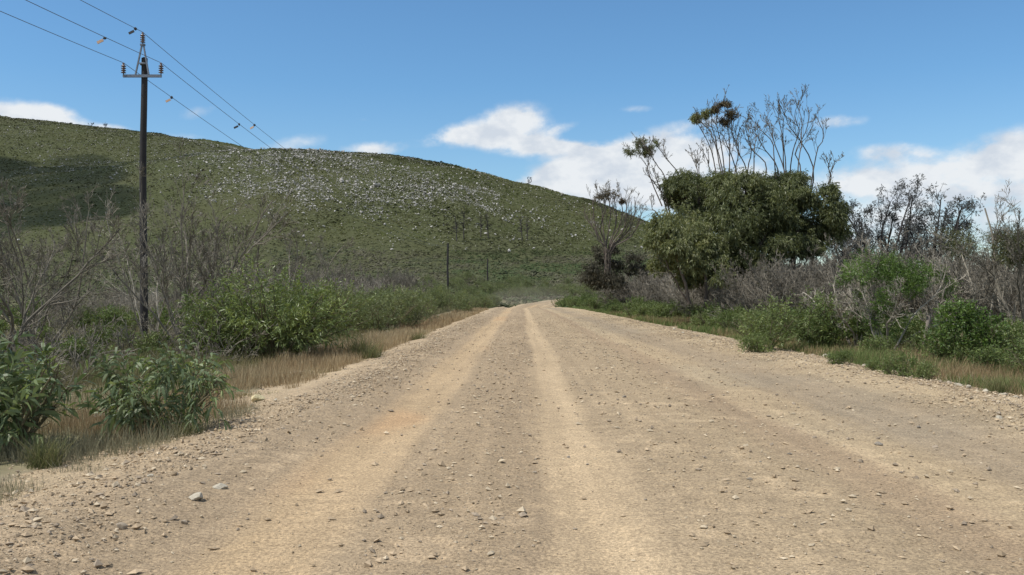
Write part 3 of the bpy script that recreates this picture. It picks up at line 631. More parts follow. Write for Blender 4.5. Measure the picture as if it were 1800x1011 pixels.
def px_path(tree, pts, depth, n=12, wob=.05):
    """points given as (px, y) in the plane of the tree's depth -> local smooth path"""
    q = np.array([((p - 900) / F * depth - tree[0], rng.normal(0, .12), CAMH + (512 - y) / F * depth - tree[2]) for p, y in pts]); q[:, 1] = np.cumsum(q[:, 1]) * .8
    t = np.linspace(0, len(q) - 1, n); i = np.minimum(t.astype(int), len(q) - 2); f = (t - i)[:, None]
    q0 = q[np.maximum(i - 1, 0)]; q1 = q[i]; q2 = q[i + 1]; q3 = q[np.minimum(i + 2, len(q) - 1)]
    o = .5 * (2 * q1 + (q2 - q0) * f + (2 * q0 - 5 * q1 + 4 * q2 - q3) * f ** 2 + (3 * q1 - q0 - 3 * q2 + q3) * f ** 3)
    return o + rng.normal(0, wob, o.shape) * np.linspace(0, 1, n)[:, None]
def px_clumps(tree, cl, depth, nb=12, zdep=1.2):
    out = []
    for px, y, rx, ry in cl:
        rx *= 1.04; ry *= 1.08
        c_ = ((px - 900) / F * depth - tree[0], rng.normal(0, zdep), CAMH + (512 - y) / F * depth - tree[2]); rx, rz = rx / F * depth, ry / F * depth
        out.append(blobs_on(*c_, rx, rx * .9, rz, nb, (.3, .52), -.7))
    return np.concatenate(out)
def stemset(mb, tw, paths, r, kids=((5, .3, .35), (4, .3, .5)), rmin=.008, up=.05):
    p = np.stack(paths); rr = taper(np.broadcast_to(r, len(p)), p.shape[1], .3); mb.add(*tubes(p, rr, 6))
    for k, a, lf in kids:
        S, D, L, R2 = branch(p, rr, k, .35, 1, .2, a + .3, lf); p = grow(S, D, L, 6, .15, up); rr = np.maximum(taper(R2, 6, .35), rmin); tw.add(*tubes(p, rr, 3))

# ---- gum trees right of the road
def gum(name, label, basepx, d, clumps, trunk, stems=(), nsh=1500, tufts=(), tuftm='gumbrown', m='gum', r=.16, sr=.04, seed=0):
    loc = at(basepx, d); t = thing(name, label, 'tree', loc, 0, 1)
    bl = px_clumps(loc, clumps, d); fb = leafmass(MB(), bl, int(nsh * 1.9), 10, .35, .19, .05, .5, .1, False, None, .55, .8); leafmass(fb, px_clumps(loc, [(a, b, c_ * 1.25, e * 1.3) for a, b, c_, e in clumps], d, 22, 1.6), int(nsh * .55), 9, .4, .16, .045, .5, .1, False, None, .45, .8)
    tb = MB(); tw = MB()
    for pts, r_ in trunk: stemset(tb, tw, [px_path(loc, pts, d, 12, .06)], r_, ((5, .4, .35), (4, .4, .5)))
    link('trunk', tb.mesh('trunk', M['bark']), t); link('crown', fb.mesh('crown', M[m]), t)
    if stems:
        sb = MB()
        for pts in stems:
            pts = [(pts[0][0] + (basepx - pts[0][0]) * .25, pts[0][1] + 55)] + list(pts)
            stemset(sb, tw, [px_path(loc, pts, d, 14, .035)], sr, ((8, .3, .28), (5, .35, .45), (3, .4, .5)), .009)
        link('bare_limbs', sb.mesh('bare_limbs', M['bark']), t)
    link('twigs', tw.mesh('twigs', M['dead']), t)
    for cl, mm, q in tufts:
        f2 = leafmass(MB(), px_clumps(loc, cl, d, 7, .15), q, 8, .25, .14, .035, .3, .2, False, None, .25)
        link('leaf_tuft', f2.mesh('leaf_tuft', M[mm]), t)
    return t
Z = lambda *q: [(1080 + a / 2.973, 150 + b / 2.973) for a, b in q]
gum('gum_tree', 'low bushy gum tree at the left foot of the gum stand', 1205, 47,
    [(1172, 398, 34, 24), (1160, 425, 26, 24), (1190, 432, 34, 28), (1236, 418, 30, 24), (1228, 455, 26, 26), (1250, 440, 30, 30), (1240, 482, 24, 20), (1205, 458, 26, 22), (1178, 462, 24, 18), (1214, 488, 20, 16), (1262, 478, 24, 20), (1205, 412, 24, 20)],
    [([(1210, 535), (1200, 490), (1180, 440), (1172, 405)], .10), ([(1240, 540), (1240, 500), (1236, 460), (1240, 420)], .11), ([(1212, 535), (1180, 480), (1160, 430)], .06)], nsh=2300)
gum('gum_tree', 'leaning gum tree with a bare limb ending in a leaf tuft, left of the stand', 1232, 54,
    [(1195, 322, 32, 20), (1205, 345, 32, 24), (1190, 338, 24, 20), (1235, 318, 28, 16), (1228, 365, 26, 20), (1245, 350, 30, 24), (1262, 322, 30, 20), (1212, 388, 24, 18), (1240, 392, 26, 18)],
    [([(1236, 540), (1226, 440), (1216, 400), (1205, 345)], .12), ([(1236, 530), (1250, 450), (1245, 400), (1240, 340)], .1), ([(1232, 480), (1200, 420), (1176, 374)], .09)],
    [Z((285, 665), (265, 580), (215, 520), (170, 460), (165, 420), (130, 370), (110, 350)), Z((180, 470), (172, 420), (178, 360), (150, 310)), Z((265, 490), (225, 420), (190, 370), (185, 330)), Z((335, 465), (290, 400), (240, 330), (225, 300)),
     Z((430, 455), (415, 400), (400, 350)), Z((440, 460), (435, 400), (430, 360)), Z((500, 460), (480, 390), (450, 320)), Z((230, 680), (200, 640), (195, 600)), Z((240, 560), (215, 490), (200, 450))],
    1900, [([(1108, 266, 15, 10), (1128, 252, 14, 11), (1131, 266, 16, 8), (1150, 254, 8, 11), (1144, 262, 12, 6)], 'gum', 420)])
gum('gum_tree', 'tall gum tree in the middle of the stand, its bare limbs topped by dark tufts', 1300, 50,
    [(1262, 345, 34, 26), (1280, 318, 34, 20), (1300, 365, 36, 26), (1320, 350, 34, 24), (1270, 390, 36, 24), (1312, 400, 34, 26), (1290, 420, 34, 24), (1335, 330, 30, 18), (1310, 322, 30, 16), (1268, 430, 24, 20), (1300, 445, 26, 18), (1335, 415, 26, 22), (1290, 465, 34, 22), (1335, 455, 30, 20), (1262, 470, 26, 22), (1350, 375, 26, 22), (1320, 482, 32, 18), (1355, 440, 28, 22)],
    [([(1300, 530), (1310, 470), (1300, 420), (1285, 340)], .16), ([(1305, 520), (1290, 450), (1270, 400), (1262, 350)], .12), ([(1310, 520), (1330, 450), (1335, 400), (1330, 340)], .12)],
    [Z((530, 450), (500, 330), (440, 220), (430, 190)), Z((545, 440), (520, 320), (490, 230), (470, 190)), Z((580, 445), (560, 310), (540, 220), (545, 130), (570, 100)), Z((600, 445), (605, 300), (590, 210), (600, 170)), Z((630, 455), (655, 330), (620, 240), (620, 130)), Z((690, 440), (640, 340), (650, 250), (690, 180)),
     Z((705, 430), (722, 330), (690, 220), (700, 170)), Z((790, 430), (730, 350), (700, 300), (690, 270)), Z((565, 450), (530, 300), (505, 190), (520, 130)), Z((640, 450), (600, 330), (560, 250), (520, 210)), Z((730, 430), (730, 340), (740, 270), (710, 190))],
    3000, [([(1232, 205, 15, 11), (1240, 200, 12, 9)], 'gum', 330), ([(1258, 190, 8, 8), (1270, 183, 7, 4), (1284, 180, 8, 4)], 'gumbrown', 260), ([(1281, 207, 16, 12), (1272, 212, 10, 8)], 'gumbrown', 240)])
gum('gum_tree', 'broad gum tree at the right of the stand under bare upright branches', 1395, 51,
    [(1375, 325, 30, 20), (1398, 318, 32, 18), (1372, 355, 34, 26), (1360, 390, 34, 24), (1410, 350, 32, 24), (1440, 345, 20, 18), (1440, 375, 30, 22), (1420, 395, 32, 22), (1466, 385, 26, 20), (1390, 410, 30, 22), (1450, 410, 28, 18), (1476, 405, 18, 18), (1352, 350, 26, 24), (1345, 420, 24, 20), (1408, 438, 28, 18), (1368, 430, 26, 20), (1445, 432, 26, 16)],
    [([(1395, 520), (1396, 440), (1405, 400), (1415, 350)], .17), ([(1396, 450), (1380, 400), (1372, 350)], .1), ([(1400, 430), (1430, 400), (1450, 390), (1470, 385)], .09), ([(1430, 470), (1425, 420), (1432, 370), (1436, 330)], .1), ([(1350, 460), (1310, 420), (1280, 390)], .06)],
    [Z((835, 450), (820, 300), (760, 240), (735, 190)), Z((885, 440), (830, 300), (800, 200), (775, 140)), Z((892, 430), (880, 270), (860, 170), (840, 100)), Z((930, 440), (940, 330), (970, 240), (945, 150), (985, 75)), Z((980, 430), (955, 350), (1000, 250), (1025, 160), (1020, 95)), Z((1035, 480), (1060, 350), (1093, 270), (1080, 200), (1055, 160)),
     Z((1045, 450), (985, 300), (930, 230), (900, 180), (870, 115)), Z((1120, 570), (1145, 440), (1168, 385)), Z((1135, 480), (1128, 420), (1122, 380)), Z((850, 430), (780, 330), (740, 260), (725, 220)), Z((900, 440), (890, 330), (885, 220), (890, 130)), Z((960, 420), (975, 300), (975, 180), (950, 100))],
    3600)

# ---- small bare gum left of the stand, with three leaf tufts, above dark bushes
gum('gum_tree', 'small half dead gum tree with grey tufts in front of the hill', 1068, 74,
    [(1034, 474, 20, 13), (1058, 456, 16, 13), (1050, 438, 12, 8), (1086, 464, 24, 13), (1112, 452, 18, 9), (1124, 474, 22, 14), (1070, 490, 44, 16), (1076, 440, 12, 8)],
    [([(1070, 500), (1066, 460), (1062, 430)], .12)],
    [[(1062, 440), (1050, 410), (1035, 390), (1026, 372)], [(1064, 440), (1060, 400), (1058, 365), (1050, 345)], [(1066, 438), (1072, 395), (1074, 365), (1068, 340)], [(1070, 440), (1082, 400), (1084, 375), (1080, 345)], [(1072, 438), (1095, 405), (1100, 375), (1103, 352)], [(1074, 440), (1098, 415), (1116, 385), (1118, 350)], [(1068, 440), (1050, 420), (1045, 390), (1042, 350)], [(1075, 440), (1105, 420), (1122, 395), (1126, 372)], [(1066, 440), (1056, 400), (1064, 370), (1060, 342)], [(1070, 440), (1088, 400), (1094, 370), (1092, 345)], [(1072, 440), (1090, 420), (1108, 390), (1110, 355)]],
    900, [([(1052, 346, 9, 7), (1066, 338, 9, 9), (1080, 342, 10, 9), (1062, 348, 12, 6)], 'gumbrown', 330), ([(1092, 352, 8, 5)], 'gumbrown', 110)], sr=.085, m='olivedark')

# ---- dark sparse trees
def dark_tree(label, basepx, d, top, spread, n):
    loc = at(basepx, d); t = thing('dark_tree', label, 'tree', loc, 0, 1); h = CAMH + (512 - top) / F * d - loc[2]
    a = np.arange(n) * 2 * pi / n; o = np.linspace(.1, 1, n)[rng.permutation(n)] * spread / h
    S = np.zeros((n, 3)); S[:, 2] = -.1; D = np.stack([np.cos(a) * o * 1.15, np.sin(a) * o * .7, np.ones(n)], -1)
    mb, lv = skeleton(S, D, h * rng.uniform(.7, .94, n), np.full(n, .09), [dict(k=9, lf=.36, t=(.3, 1), wig=.15, up=.08), dict(k=5, lf=.5, t=(.3, 1), wig=.2, up=.08)], 10, .09, .03, .012)
    p = np.concatenate([lv[1][0][:, -1], lv[2][0][:, -1], lv[2][0][:, 3]]); bl = np.concatenate([p, rng.uniform(.12, .3, (len(p), 1)) * np.ones((1, 3))], 1)
    fb = leafmass(MB(), bl, len(p) * 4, 6, .14, .12, .04, .1, .2, False, None, .1)
    link('trunk', mb.mesh('trunk', M['darkbark']), t); link('crown', fb.mesh('crown', M['darkleaf']), t)
dark_tree('dark fire blackened tree with sparse tufts, nearer the gum stand', 1550, 60, 318, 5.0, 12)
dark_tree('dark fire blackened tree with sparse tufts, right one of the pair', 1645, 58, 326, 3.8, 9)
dark_tree('low dark tree with sparse tufts right behind the broad gum tree', 1502, 62, 372, 2.6, 6)

# ---- grey trees at the right edge
def grey_tree(label, px, d, h, spread, n, fol=0, lean=(0, 0), bl=None):
    parts = dead_tree(h, spread, n, .05, 'dead', (9, 7, 6), .03, .1, lean)
    t = plant(parts, 'grey_tree', label, 'tree', at(px, d), 0)
    if fol: link('crown', leafmass(MB(), bl, fol, 8, .3, .1, .02, .3, .3, False).mesh('crown', M['olive']), t)
grey_tree('slender grey half dead tree leaning left near the right edge', 1762, 27, 4.3, .55, 7, 330, (-.22, 0), np.concatenate([blobs_on(-.8, 0, 3.2, 1.0, .8, .7, 8), blobs_on(-.2, .3, 3.6, .6, .6, .5, 5)]))
grey_tree('olive topped tree at the right edge of the view', 1808, 25, 4.1, .5, 7, 1000, (.0, 0), blobs_on(-.1, 0, 3.1, .9, .9, 1.0, 10))
grey_tree('grey leafless tree between the dark trees and the right edge', 1716, 33, 4.3, .6, 6)

# ---- dead trees left of the road
plant(dead_tree(5.3, .58, 13, .05, 'dead', (9, 7, 6), .03, .1, (0, 0)), 'dead_tree', 'large vase shaped dead tree right of the tall power pole', 'dead tree', at(328, 27.5), .4)
plant(dead_tree(4.9, .6, 8, .05, 'dead', (9, 7, 6), .03, .12, (-.15, 0)), 'dead_tree', 'upright grey dead tree near the left edge', 'dead tree', at(58, 26), 1.2)
plant(dead_tree(4.8, .75, 6, .055, 'dead', (9, 7, 6), .03, .12, (-.2, 0)), 'dead_tree', 'dark dead tree leaning out of the left edge of the view', 'dead tree', at(-5, 23), 2.2)
plant(dead_tree(4.9, 1.0, 9, .06, 'dead', (9, 7, 6), .02, .12), 'dead_tree', 'spreading dead tree rising behind the large green bush', 'dead tree', at(512, 46), .9)
plant(dead_tree(4.8, .8, 6, .04, 'deadpale', (7, 5, 4), .02, .13, (-.25, 0)), 'dead_tree', 'pale dead shrub with thin branches left of the power pole', 'dead tree', at(262, 30), 3.2)

# ---- near bushes left
plant(wattle(1.65, 1.5, 135, 12, .21, .044, 'nearleaf', .35, 12, .42, True, 12, .5), 'leafy_bush', 'leafy bush with long drooping blue green leaves cut by the left edge', 'bush', at(8, 10.2), .3)
plant(wattle(1.6, 1.08, 170, 11, .17, .034, 'nearleaf', .55, 16, .36, True, 14, .25, .1), 'leafy_bush', 'small leafy bush on the verge in the left foreground', 'bush', at(288, 11.3), 1.)
big = wattle(4.3, 2.5, 1500, 11, .16, .026, 'wattle', .25, 26, .42, True, 24, .6)
plant(big, 'wattle_bush', 'largest dark green wattle bush beside the left dry grass', 'bush', at(490, 24.5), .5)
plant(wattle(2.2, 1.9, 420, 11, .16, .026, 'wattle', .25, 14, .4, True, 12, .6), 'wattle_bush', 'wattle bush at the left shoulder of the largest bush', 'bush', at(392, 24), .5)
W4 = [wattle(2.3, 1.5, 300, 9, .14, .026, 'rowleaf', .25, 13, .34, False, 9, .5) for _ in range(4)]
LG = [wattle(1.5, .95, 240, 9, .11, .034, 'lowgreen', .2, 11, .26, False, 9, .5) for _ in range(4)]
DB = [dead_tree(2.5, 1.1, 12, .022, 'dead', (7, 6, 5), .02, .16, rmin=.0055) for _ in range(3)] + [dead_tree(2.4, 1.1, 11, .022, 'deadpale', (7, 6, 5), .02, .17, rmin=.0055)]
TB = [dead_tree(.9, 1.3, 12, .014, 'dead', (5, 4), -.01, .2, rmin=.004) for _ in range(3)]
def scatter(kinds, name, label, cat, n, d0, d1, o0, o1, left, s0, s1, group, mind=.6, avoid=(), zs=(.85, 1.2)):
    done = []; tries = 0
    while len(done) < n and tries < n * 40:
        tries += 1; y = d0 * (d1 / d0) ** rng.uniform(0, 1) if d0 > 0 else rng.uniform(d0, d1); o = rng.uniform(o0, o1)
        x = float(edgeL(y) - o if left else edgeR(y) + o)
        if y > 88 and on_road(np.array([x]), np.array([y]), 1.0)[0]: continue
        if any((x - a) ** 2 + (y - b) ** 2 < (mind * (1 + y / 90)) ** 2 for a, b in done) or any((x - a) ** 2 + (y - b) ** 2 < r * r for a, b, r in avoid): continue
        done.append((x, y)); s = rng.uniform(s0, s1)
        plant(kinds[rng.integers(len(kinds))], name, label, cat, (x, y, H(x, y)), None, (s, s, s * rng.uniform(*zs)), group)
PA = [(P1[0], P1[1], 1.2)]
scatter(W4, 'wattle_bush', 'green wattle bush in the row along the left edge, past the largest bush', 'bush', 46, 33, 95, 1.0, 8, True, .85, 1.35, 'wattle bushes along the left edge', .9)
scatter(W4, 'wattle_bush', 'green wattle bush in the scrub at the far bend of the road', 'bush', 22, 95, 128, -1.0, 16, True, .7, 1.2, 'bushes by the road bend', 1.)
scatter(LG, 'low_bush', 'low green weedy bush under the dead trees left of the pole', 'bush', 26, 15, 40, 4.0, 14, True, .5, 1.0, 'weedy bushes under the dead trees', .9)
scatter(TB, 'twig_brush', 'tangle of low grey twigs on the ground beneath the dead trees', 'brush', 52, 15, 36, 3.0, 13, True, .9, 1.8, 'twig tangles left of the road', .6)
scatter(DB, 'dead_shrub', 'grey leafless shrub in the thicket behind the wattle row', 'shrub', 46, 62, 125, 6, 26, True, .7, 1.15, 'dead thicket left of the road', .9)
scatter(DB, 'dead_shrub', 'grey leafless shrub in the thicket below the hill at left', 'shrub', 26, 36, 75, 12, 36, True, .6, 1., 'dead thicket at left', 1.1, PA)
scatter(LG, 'low_bush', 'low green bush on the flat ground below the hill at left', 'bush', 38, 40, 85, 9, 38, True, .9, 1.5, 'low bushes below the hill', 1., PA)
scatter(DB, 'dead_shrub', 'tall grey leafless shrub in the thicket left of the valley poles', 'shrub', 44, 105, 150, 12, 36, True, 1.5, 2.1, 'dead thicket left of the valley poles', 1.)
# right of the road
scatter(LG, 'low_bush', 'low bright green bush where the right edge nears the bend', 'bush', 60, 55, 100, .5, 6.5, False, .8, 1.25, 'verge bushes near the bend', .55)
scatter(LG, 'low_bush', 'low green bush in the verge scrub in front of the gum stand', 'bush', 58, 29, 56, 1.3, 7.5, False, .6, 1.1, 'verge bushes before the gum stand', .6)
scatter(LG, 'low_bush', 'low green bush in the verge scrub left of the round bush', 'bush', 24, 21, 31, 2.6, 8, False, .55, 1.05, 'verge bushes left of the round bush', .7)
scatter(LG, 'low_bush', 'low green bush in the verge scrub at the right edge', 'bush', 28, 15, 23, 2.2, 8, False, .5, .95, 'verge bushes at the right edge', .6)
scatter(DB, 'dead_shrub', 'grey leafless shrub in the thicket at the foot of the gum stand', 'shrub', 90, 35, 62, 7.5, 17, False, 1.15, 1.65, 'dead thicket below the gum stand', .7)
scatter(DB, 'dead_shrub', 'grey leafless shrub in front of the gum trunks', 'shrub', 34, 39, 62, 3.2, 8, False, 1.0, 1.45, 'dead shrubs before the gum trunks', .8)
scatter(DB, 'dead_shrub', 'grey leafless shrub around the small half dead gum', 'shrub', 26, 64, 92, 2.6, 8, False, 1.0, 1.5, 'dead shrubs around the small gum', .8)
scatter(DB, 'dead_shrub', 'grey leafless shrub in the dark thicket near the bend', 'shrub', 44, 60, 104, 4.5, 15, False, 1.1, 1.6, 'dead thicket near the bend', .8)
scatter(DB, 'dead_shrub', 'grey leafless shrub in the thicket under the dark trees', 'shrub', 26, 26, 46, 9.5, 22, False, .7, 1.1, 'dead thicket under the dark trees', .8)
DK = [wattle(2.6, 2.0, 420, 8, .12, .05, 'olivedark', .1, 14, .3, False, 9, .3) for _ in range(2)]
scatter(LG, 'low_bush', 'bright green bush hiding the inside of the road bend', 'bush', 36, 90, 123, .2, 7, False, 1.2, 1.8, 'bushes inside the bend', .5)
scatter(W4, 'wattle_bush', 'grey green bush on the outside of the road bend, where the dust hangs', 'bush', 18, 100, 124, .6, 5, True, .7, 1.1, 'bushes outside the bend', .5)
scatter(DK, 'dark_bush', 'dark brownish bush in the thicket between the small half dead gum and the road', 'bush', 14, 62, 80, 3.5, 9, False, .8, 1.25, 'dark bushes near the bend', 1.)
scatter(LG, 'low_bush', 'low green bush in the continuous verge growth right of the road', 'bush', 60, 18, 60, 1.2, 8, False, .6, 1.05, 'continuous verge growth at right', .5)
scatter(W4, 'wattle_bush', 'muted green bush in the flat valley beyond the road bend', 'bush', 60, 134, 180, -14, 16, True, .8, 1.4, 'bushes beyond the bend', .9)
# single bushes right
plant(wattle(2.3, 2.1, 520, 9, .12, .032, 'lowgreen', .2, 14, .3, False, 10, .5), 'green_bush', 'tall leafy green bush on the right verge before the gum stand', 'bush', at(1425, 28), 1.)
plant(wattle(1.9, 1.5, 380, 9, .12, .032, 'wattle', .2, 12, .3, False, 10, .5), 'green_bush', 'rounded green bush close to the right road edge, with straw grass around', 'bush', at(1345, 26.5), 2.)
plant(wattle(1.75, 1.55, 620, 9, .085, .04, 'bright', .1, 13, .2, False, 10, .5), 'round_bush', 'round bright green bush beside the leaning post', 'bush', at(1705, 21.5), 0)
def topped(label, px, d, h, w, lean, n):
    parts = dead_tree(h, .7, 7, .038, 'deadpale', (7, 6, 5), .02, .14, lean); t = plant(parts, 'half_green_tree', label, 'tree', at(px, d), 0)
    link('crown', leafmass(MB(), np.concatenate([blobs_on(lean[0] * h * .6 - .4, 0, h * .80, w * .7, w * .6, h * .2, 7), blobs_on(w * .35, 0, h * .66, w * .45, w * .4, h * .22, 7), blobs_on(0, 0, h * .35, w * .4, w * .4, h * .28, 6)]), n, 9, .24, .09, .022, .2, .5, False).mesh('crown', M['bright']), t)
topped('half green tree on pale twisted branches left of the leaning post', 1560, 25.5, 3.0, 1.6, (.1, 0), 1400)
topped('small half green tree right behind the leaning post', 1652, 27, 2.7, .8, (.1, 0), 420)
topped('half green shrub left of the half green tree, under the dark trees', 1506, 27, 2.7, .7, (0, 0), 420)
# verge tufts, each one standing alone on the gravel
GT = []
for _ in range(3):
    mb = MB(); n = 260; r = np.sqrt(rng.uniform(0, 1, n)) * .16; a = rng.uniform(0, 6.28, n); t = rng.uniform(0, 1, (n, 1))
    blades(mb, np.stack([np.cos(a) * r, np.sin(a) * r, np.full(n, -.02)], -1), rng.uniform(.18, .42, n), .007, rng.uniform(.1, .8, n), np.array([.10, .125, .045]) * (1 - t) + np.array([.22, .2, .1]) * t); GT.append(mb.mesh('grass_tuft', M['drygrass']))
for px, d, s, lb in ((1580, 18.3, 1.0, 'leafy green tuft on the right gravel edge behind pale rocks'), (1480, 20.8, .8, 'small green tuft on the right edge left of the leafy tuft'), (1330, 25, 1.2, 'dark green tuft at the right road edge below the rounded bush'), (1545, 19.5, .7, 'little green tuft between two larger tufts on the right edge'), (1625, 17.8, .8, 'green tuft right of the leafy tuft on the right edge')):
    plant(LG[rng.integers(4)], 'verge_plant', lb, 'plant', at(px, d), None, (.5 * s, .5 * s, .6 * s))
for px, d, s, lb in ((1752, 15.6, 1.1, 'brown green grass tuft on bare gravel at far right'), (635, 24, 2.0, 'wide green grass tuft on the left verge beside the dry grass'), (78, 9.3, 1.0, 'grey grass tuft on the gravel in the left foreground'), (655, 23.4, 1.3, 'smaller green grass tuft at the edge of the left gravel'), (735, 32, 1.3, 'green tuft in the dry grass strip further up the left verge'), (330, 10.9, .9, 'grass tuft under the small leafy bush')):
    o = link('grass_tuft', GT[rng.integers(3)]); o.location = at(px, d); o.scale = (s,) * 3; o.rotation_euler = (0, 0, rng.uniform(0, 6)); tag(o, lb, 'grass tuft')
# post and fallen branches
q = at(1628, 25); t = np.array([[(-.12, 0, -.2), (-.06, 0, .3), (.02, .02, .7), (.09, .02, 1.12)]])
o = link('fence_post', MB().add(*tubes(t, np.array([[.06, .055, .055, .05]]), 8)).add(*lathe([(0, 1.125), (.05, 1.118)], 8)).mesh('fence_post', M['postwood'])); o.location = q; tag(o, 'leaning weathered wooden fence post among the right scrub', 'post')
def fallen(label, px, d, L, n, rz):
    S = np.zeros((n, 3)); S[:, 2] = .08; a = rng.uniform(-.5, .5, n); D = np.stack([np.cos(a), np.sin(a), rng.uniform(.05, .3, n)], -1)
    mb, _ = skeleton(S, D, L * rng.uniform(.6, 1, n), np.full(n, .02), [dict(k=4, lf=.4, up=-.05), dict(k=3, lf=.5, up=-.05)], 8, .14, -.07, .005); o = link('fallen_branch', mb.mesh('fallen_branch', M['deadpale'])); o.location = at(px, d); o.rotation_euler = (0, 0, rz)
    tag(o, label, 'branch')
fallen('bleached fallen branch on the ground below the vase shaped dead tree', 262, 18.5, 1.1, 2, .2)
fallen('pale dead branch lying in the scrub left of the leaning post', 1590, 26, 1.4, 3, 2.6)
fallen('brown dry branch heap between the two leafy bushes at left', 165, 12.5, .7, 4, 1.0)

# ---- far trees below the hill
def far_pine(label, px, d, h, crown):
    loc = at(px, d); t = thing('pine_tree', label, 'tree', loc, 0, 1)
    mb, lv = skeleton(np.array([[0, 0, -.2]]), np.array([[0, 0, 1.]]), np.array([h]), np.array([.16]), [dict(k=34, lf=.24, t=(.35, 1), a=(.7, 1.4), up=.03), dict(k=6, lf=.5)], 9, .03, .02, .016); link('trunk', mb.mesh('trunk', M['darkbark']), t)
    if crown: link('crown', leafmass(MB(), blobs_on(0, 0, h * .86, h * .17, h * .17, h * .15, 7), 150, 7, .3, .3, .1, .1, .2, False).mesh('crown', M['gum']), t)
far_pine('far pine tree with a green top below the hill', 815, 250, 9, True); far_pine('far bare pine trunk left of the green topped pine', 803, 246, 7, False)
far_pine('far bare pine in the valley right of the green topped pine', 845, 255, 6, False); far_pine('far bare pine right of the short valley pole', 858, 255, 7, False)
far_pine('far bare twin trunk under the hill, left of the road bend', 918, 255, 6.4, False); far_pine('far bare twin trunk under the hill, closest to the road bend', 927, 257, 6, False)
def ridge_tree(label, px, d, h):
    plant(dead_tree(h, .7, 5, .1, 'darkbark', (6, 5), .02, .12, rmin=.05), 'ridge_tree', label, 'tree', at(px, d))
ridge_tree('lone small tree on the skyline of the far left ridge', 185, 612, 4.); ridge_tree('tiny tree left of the lone tree on the left skyline', 160, 612, 3.); ridge_tree('tiny bare tree on the skyline of the hill right of centre', 929, 393, 3.4)

# ---- single stones on the road and its edges
def stone_mesh(seed):
    import bmesh
    bm = bmesh.new(); bmesh.ops.create_icosphere(bm, subdivisions=3, radius=1); r_ = np.random.default_rng(seed); dirs = nrm(r_.normal(size=(14, 3))); off = r_.uniform(.5, .85, 14)
    for v in bm.verts:
        c_ = np.array(v.co)
        for dd, o_ in zip(dirs, off):
            k = c_ @ dd - o_
            if k > 0: c_ = c_ - dd * k * .97
        v.co = Vector(c_ * np.array([1.1, .85, .62]))
    me = bpy.data.meshes.new('stone'); bm.to_mesh(me); bm.free()
    return me
def stonemat(name, a, b):
    def f(nt, bs):
        nt.links.new(ramp(nt, noise(nt, 3, 6, .65), [(.3, a), (.7, b)]), bs.inputs['Base Color']); bs.inputs['Roughness'].default_value = .85; bump(nt, bs, noise(nt, 9, 5, .6), .5, .05)
    return mat(name, f)
SM = [stonemat('tan_stone', (.27, .215, .155), (.42, .35, .26)), stonemat('grey_stone', (.185, .16, .13), (.32, .28, .225)), stonemat('pale_stone', (.38, .335, .255), (.50, .45, .355)), stonemat('yellow_stone', (.50, .42, .22), (.66, .58, .35))]
ST = [[None] * 4 for _ in range(6)]
def stone(px, y, wpx, kind, label, group=None, gap=None):
    d = CAMH * F / (y - 512); x = (px - 900) / F * d; z = float(surf(np.array([x]), np.array([d]))[0]); s = wpx / 2 / F * d
    j = rng.integers(6)
    if ST[j][kind] is None: ST[j][kind] = stone_mesh(int(j)); ST[j][kind].materials.append(SM[kind])
    o = link('stone', ST[j][kind]); o.location = (x, d, z + s * .32); o.scale = (s, s, s); o.rotation_euler = (rng.normal(0, .15), rng.normal(0, .15), rng.uniform(0, 6.28)); tag(o, label, 'stone', group)
stone(452, 709, 30, 3, 'round pale yellow stone at the edge of the left dry grass'); stone(462, 704, 10, 2, 'small pale stone touching the round yellow stone')
stone(345, 902, 30, 2, 'flat whitish stone on the left gravel in the foreground'); stone(388, 882, 26, 2, 'long pale stone among gravel in the left foreground')
stone(216, 955, 22, 0, 'brown stone on the left gravel near the bottom corner'); stone(325, 938, 16, 0, 'tan stone right of the brown stone near the bottom left'); stone(265, 866, 14, 2, 'small white stone on the left verge')
stone(1544, 791, 16, 1, 'dark grey stone in the right lane'); stone(1318, 857, 12, 1, 'small grey angular stone on the road right of centre'); stone(1097, 707, 9, 1, 'dark flat stone on the centre of the road')
stone(1755, 750, 14, 2, 'pale stone alone on the right gravel edge'); stone(1452, 631, 16, 2, 'white stone in a row at the right verge, largest'); stone(752, 690, 6, 1, 'small black stone in the left wheel track')
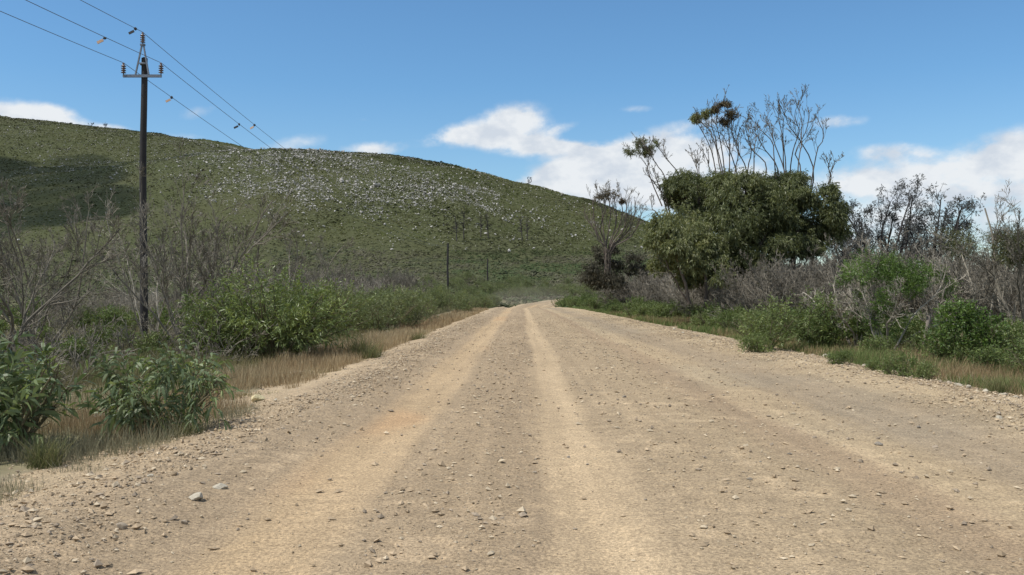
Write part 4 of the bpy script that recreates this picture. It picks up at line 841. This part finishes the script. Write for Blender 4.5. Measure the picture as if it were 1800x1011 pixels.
for px, y, w in ((1430, 628, 9), (1470, 640, 9), (1520, 648, 11), (1604, 660, 12), (1640, 665, 10), (1668, 684, 12), (1684, 686, 14), (1702, 694, 12), (1732, 700, 14), (1762, 706, 18), (1786, 712, 14), (1555, 655, 8), (1200, 592, 6), (1185, 585, 6), (1225, 598, 7), (1690, 660, 10), (1300, 606, 7), (1410, 624, 7)):
    stone(px, y, w, 2 if rng.uniform() < .7 else 0, 'pale rock in the broken line along the right gravel edge', 'pale rocks along the right edge')
for i in range(20):
    y = rng.uniform(690, 1000); d = CAMH * F / (y - 512); px = 900 + F * (rng.uniform(-4.6, -2.7) + .0094 * d) / d
    if px > 5: stone(px, y, rng.uniform(5, 11), rng.integers(3), 'loose stone on the left gravel berm', 'loose stones on the left berm')
for i in range(26):
    y = rng.uniform(700, 1000); d = CAMH * F / (y - 512); px = 900 + F * (rng.uniform(-1, 7.5) + .0094 * d) / d
    if px < 1795: stone(px, y, rng.uniform(5, 10), rng.integers(2), 'small loose stone lying on the road surface', 'loose stones on the road')

# ---- dust hanging over the bend
def dust():
    import bmesh
    bm = bmesh.new(); bmesh.ops.create_icosphere(bm, subdivisions=4, radius=1)
    P = np.array([v.co for v in bm.verts]); k = fbm(P[:, 0] * 1.7 + 9, P[:, 1] * 1.7 + P[:, 2] * 2, 311, 3)
    for v, q in zip(bm.verts, k): v.co = Vector((v.co.x * 6.5, v.co.y * 7, max(v.co.z, -.3) * 1.7)) * (.6 + .8 * q)
    me = bpy.data.meshes.new('road_dust'); bm.to_mesh(me); bm.free()
    def f(nt, bs):
        v = nt.nodes.new('ShaderNodeVolumePrincipled'); v.inputs['Color'].default_value = (.75, .66, .52, 1); v.inputs['Density'].default_value = .014
        nt.nodes.remove(bs); nt.links.new(v.outputs[0], nt.nodes['Material Output'].inputs['Volume'])
    me.materials.append(mat('dust', f)); o = link('road_dust', me); x, y, z = at(936, 118); o.location = (x, y, z + .9); tag(o, 'puff of pale dust hanging over the road bend', kind='stuff')
dust()
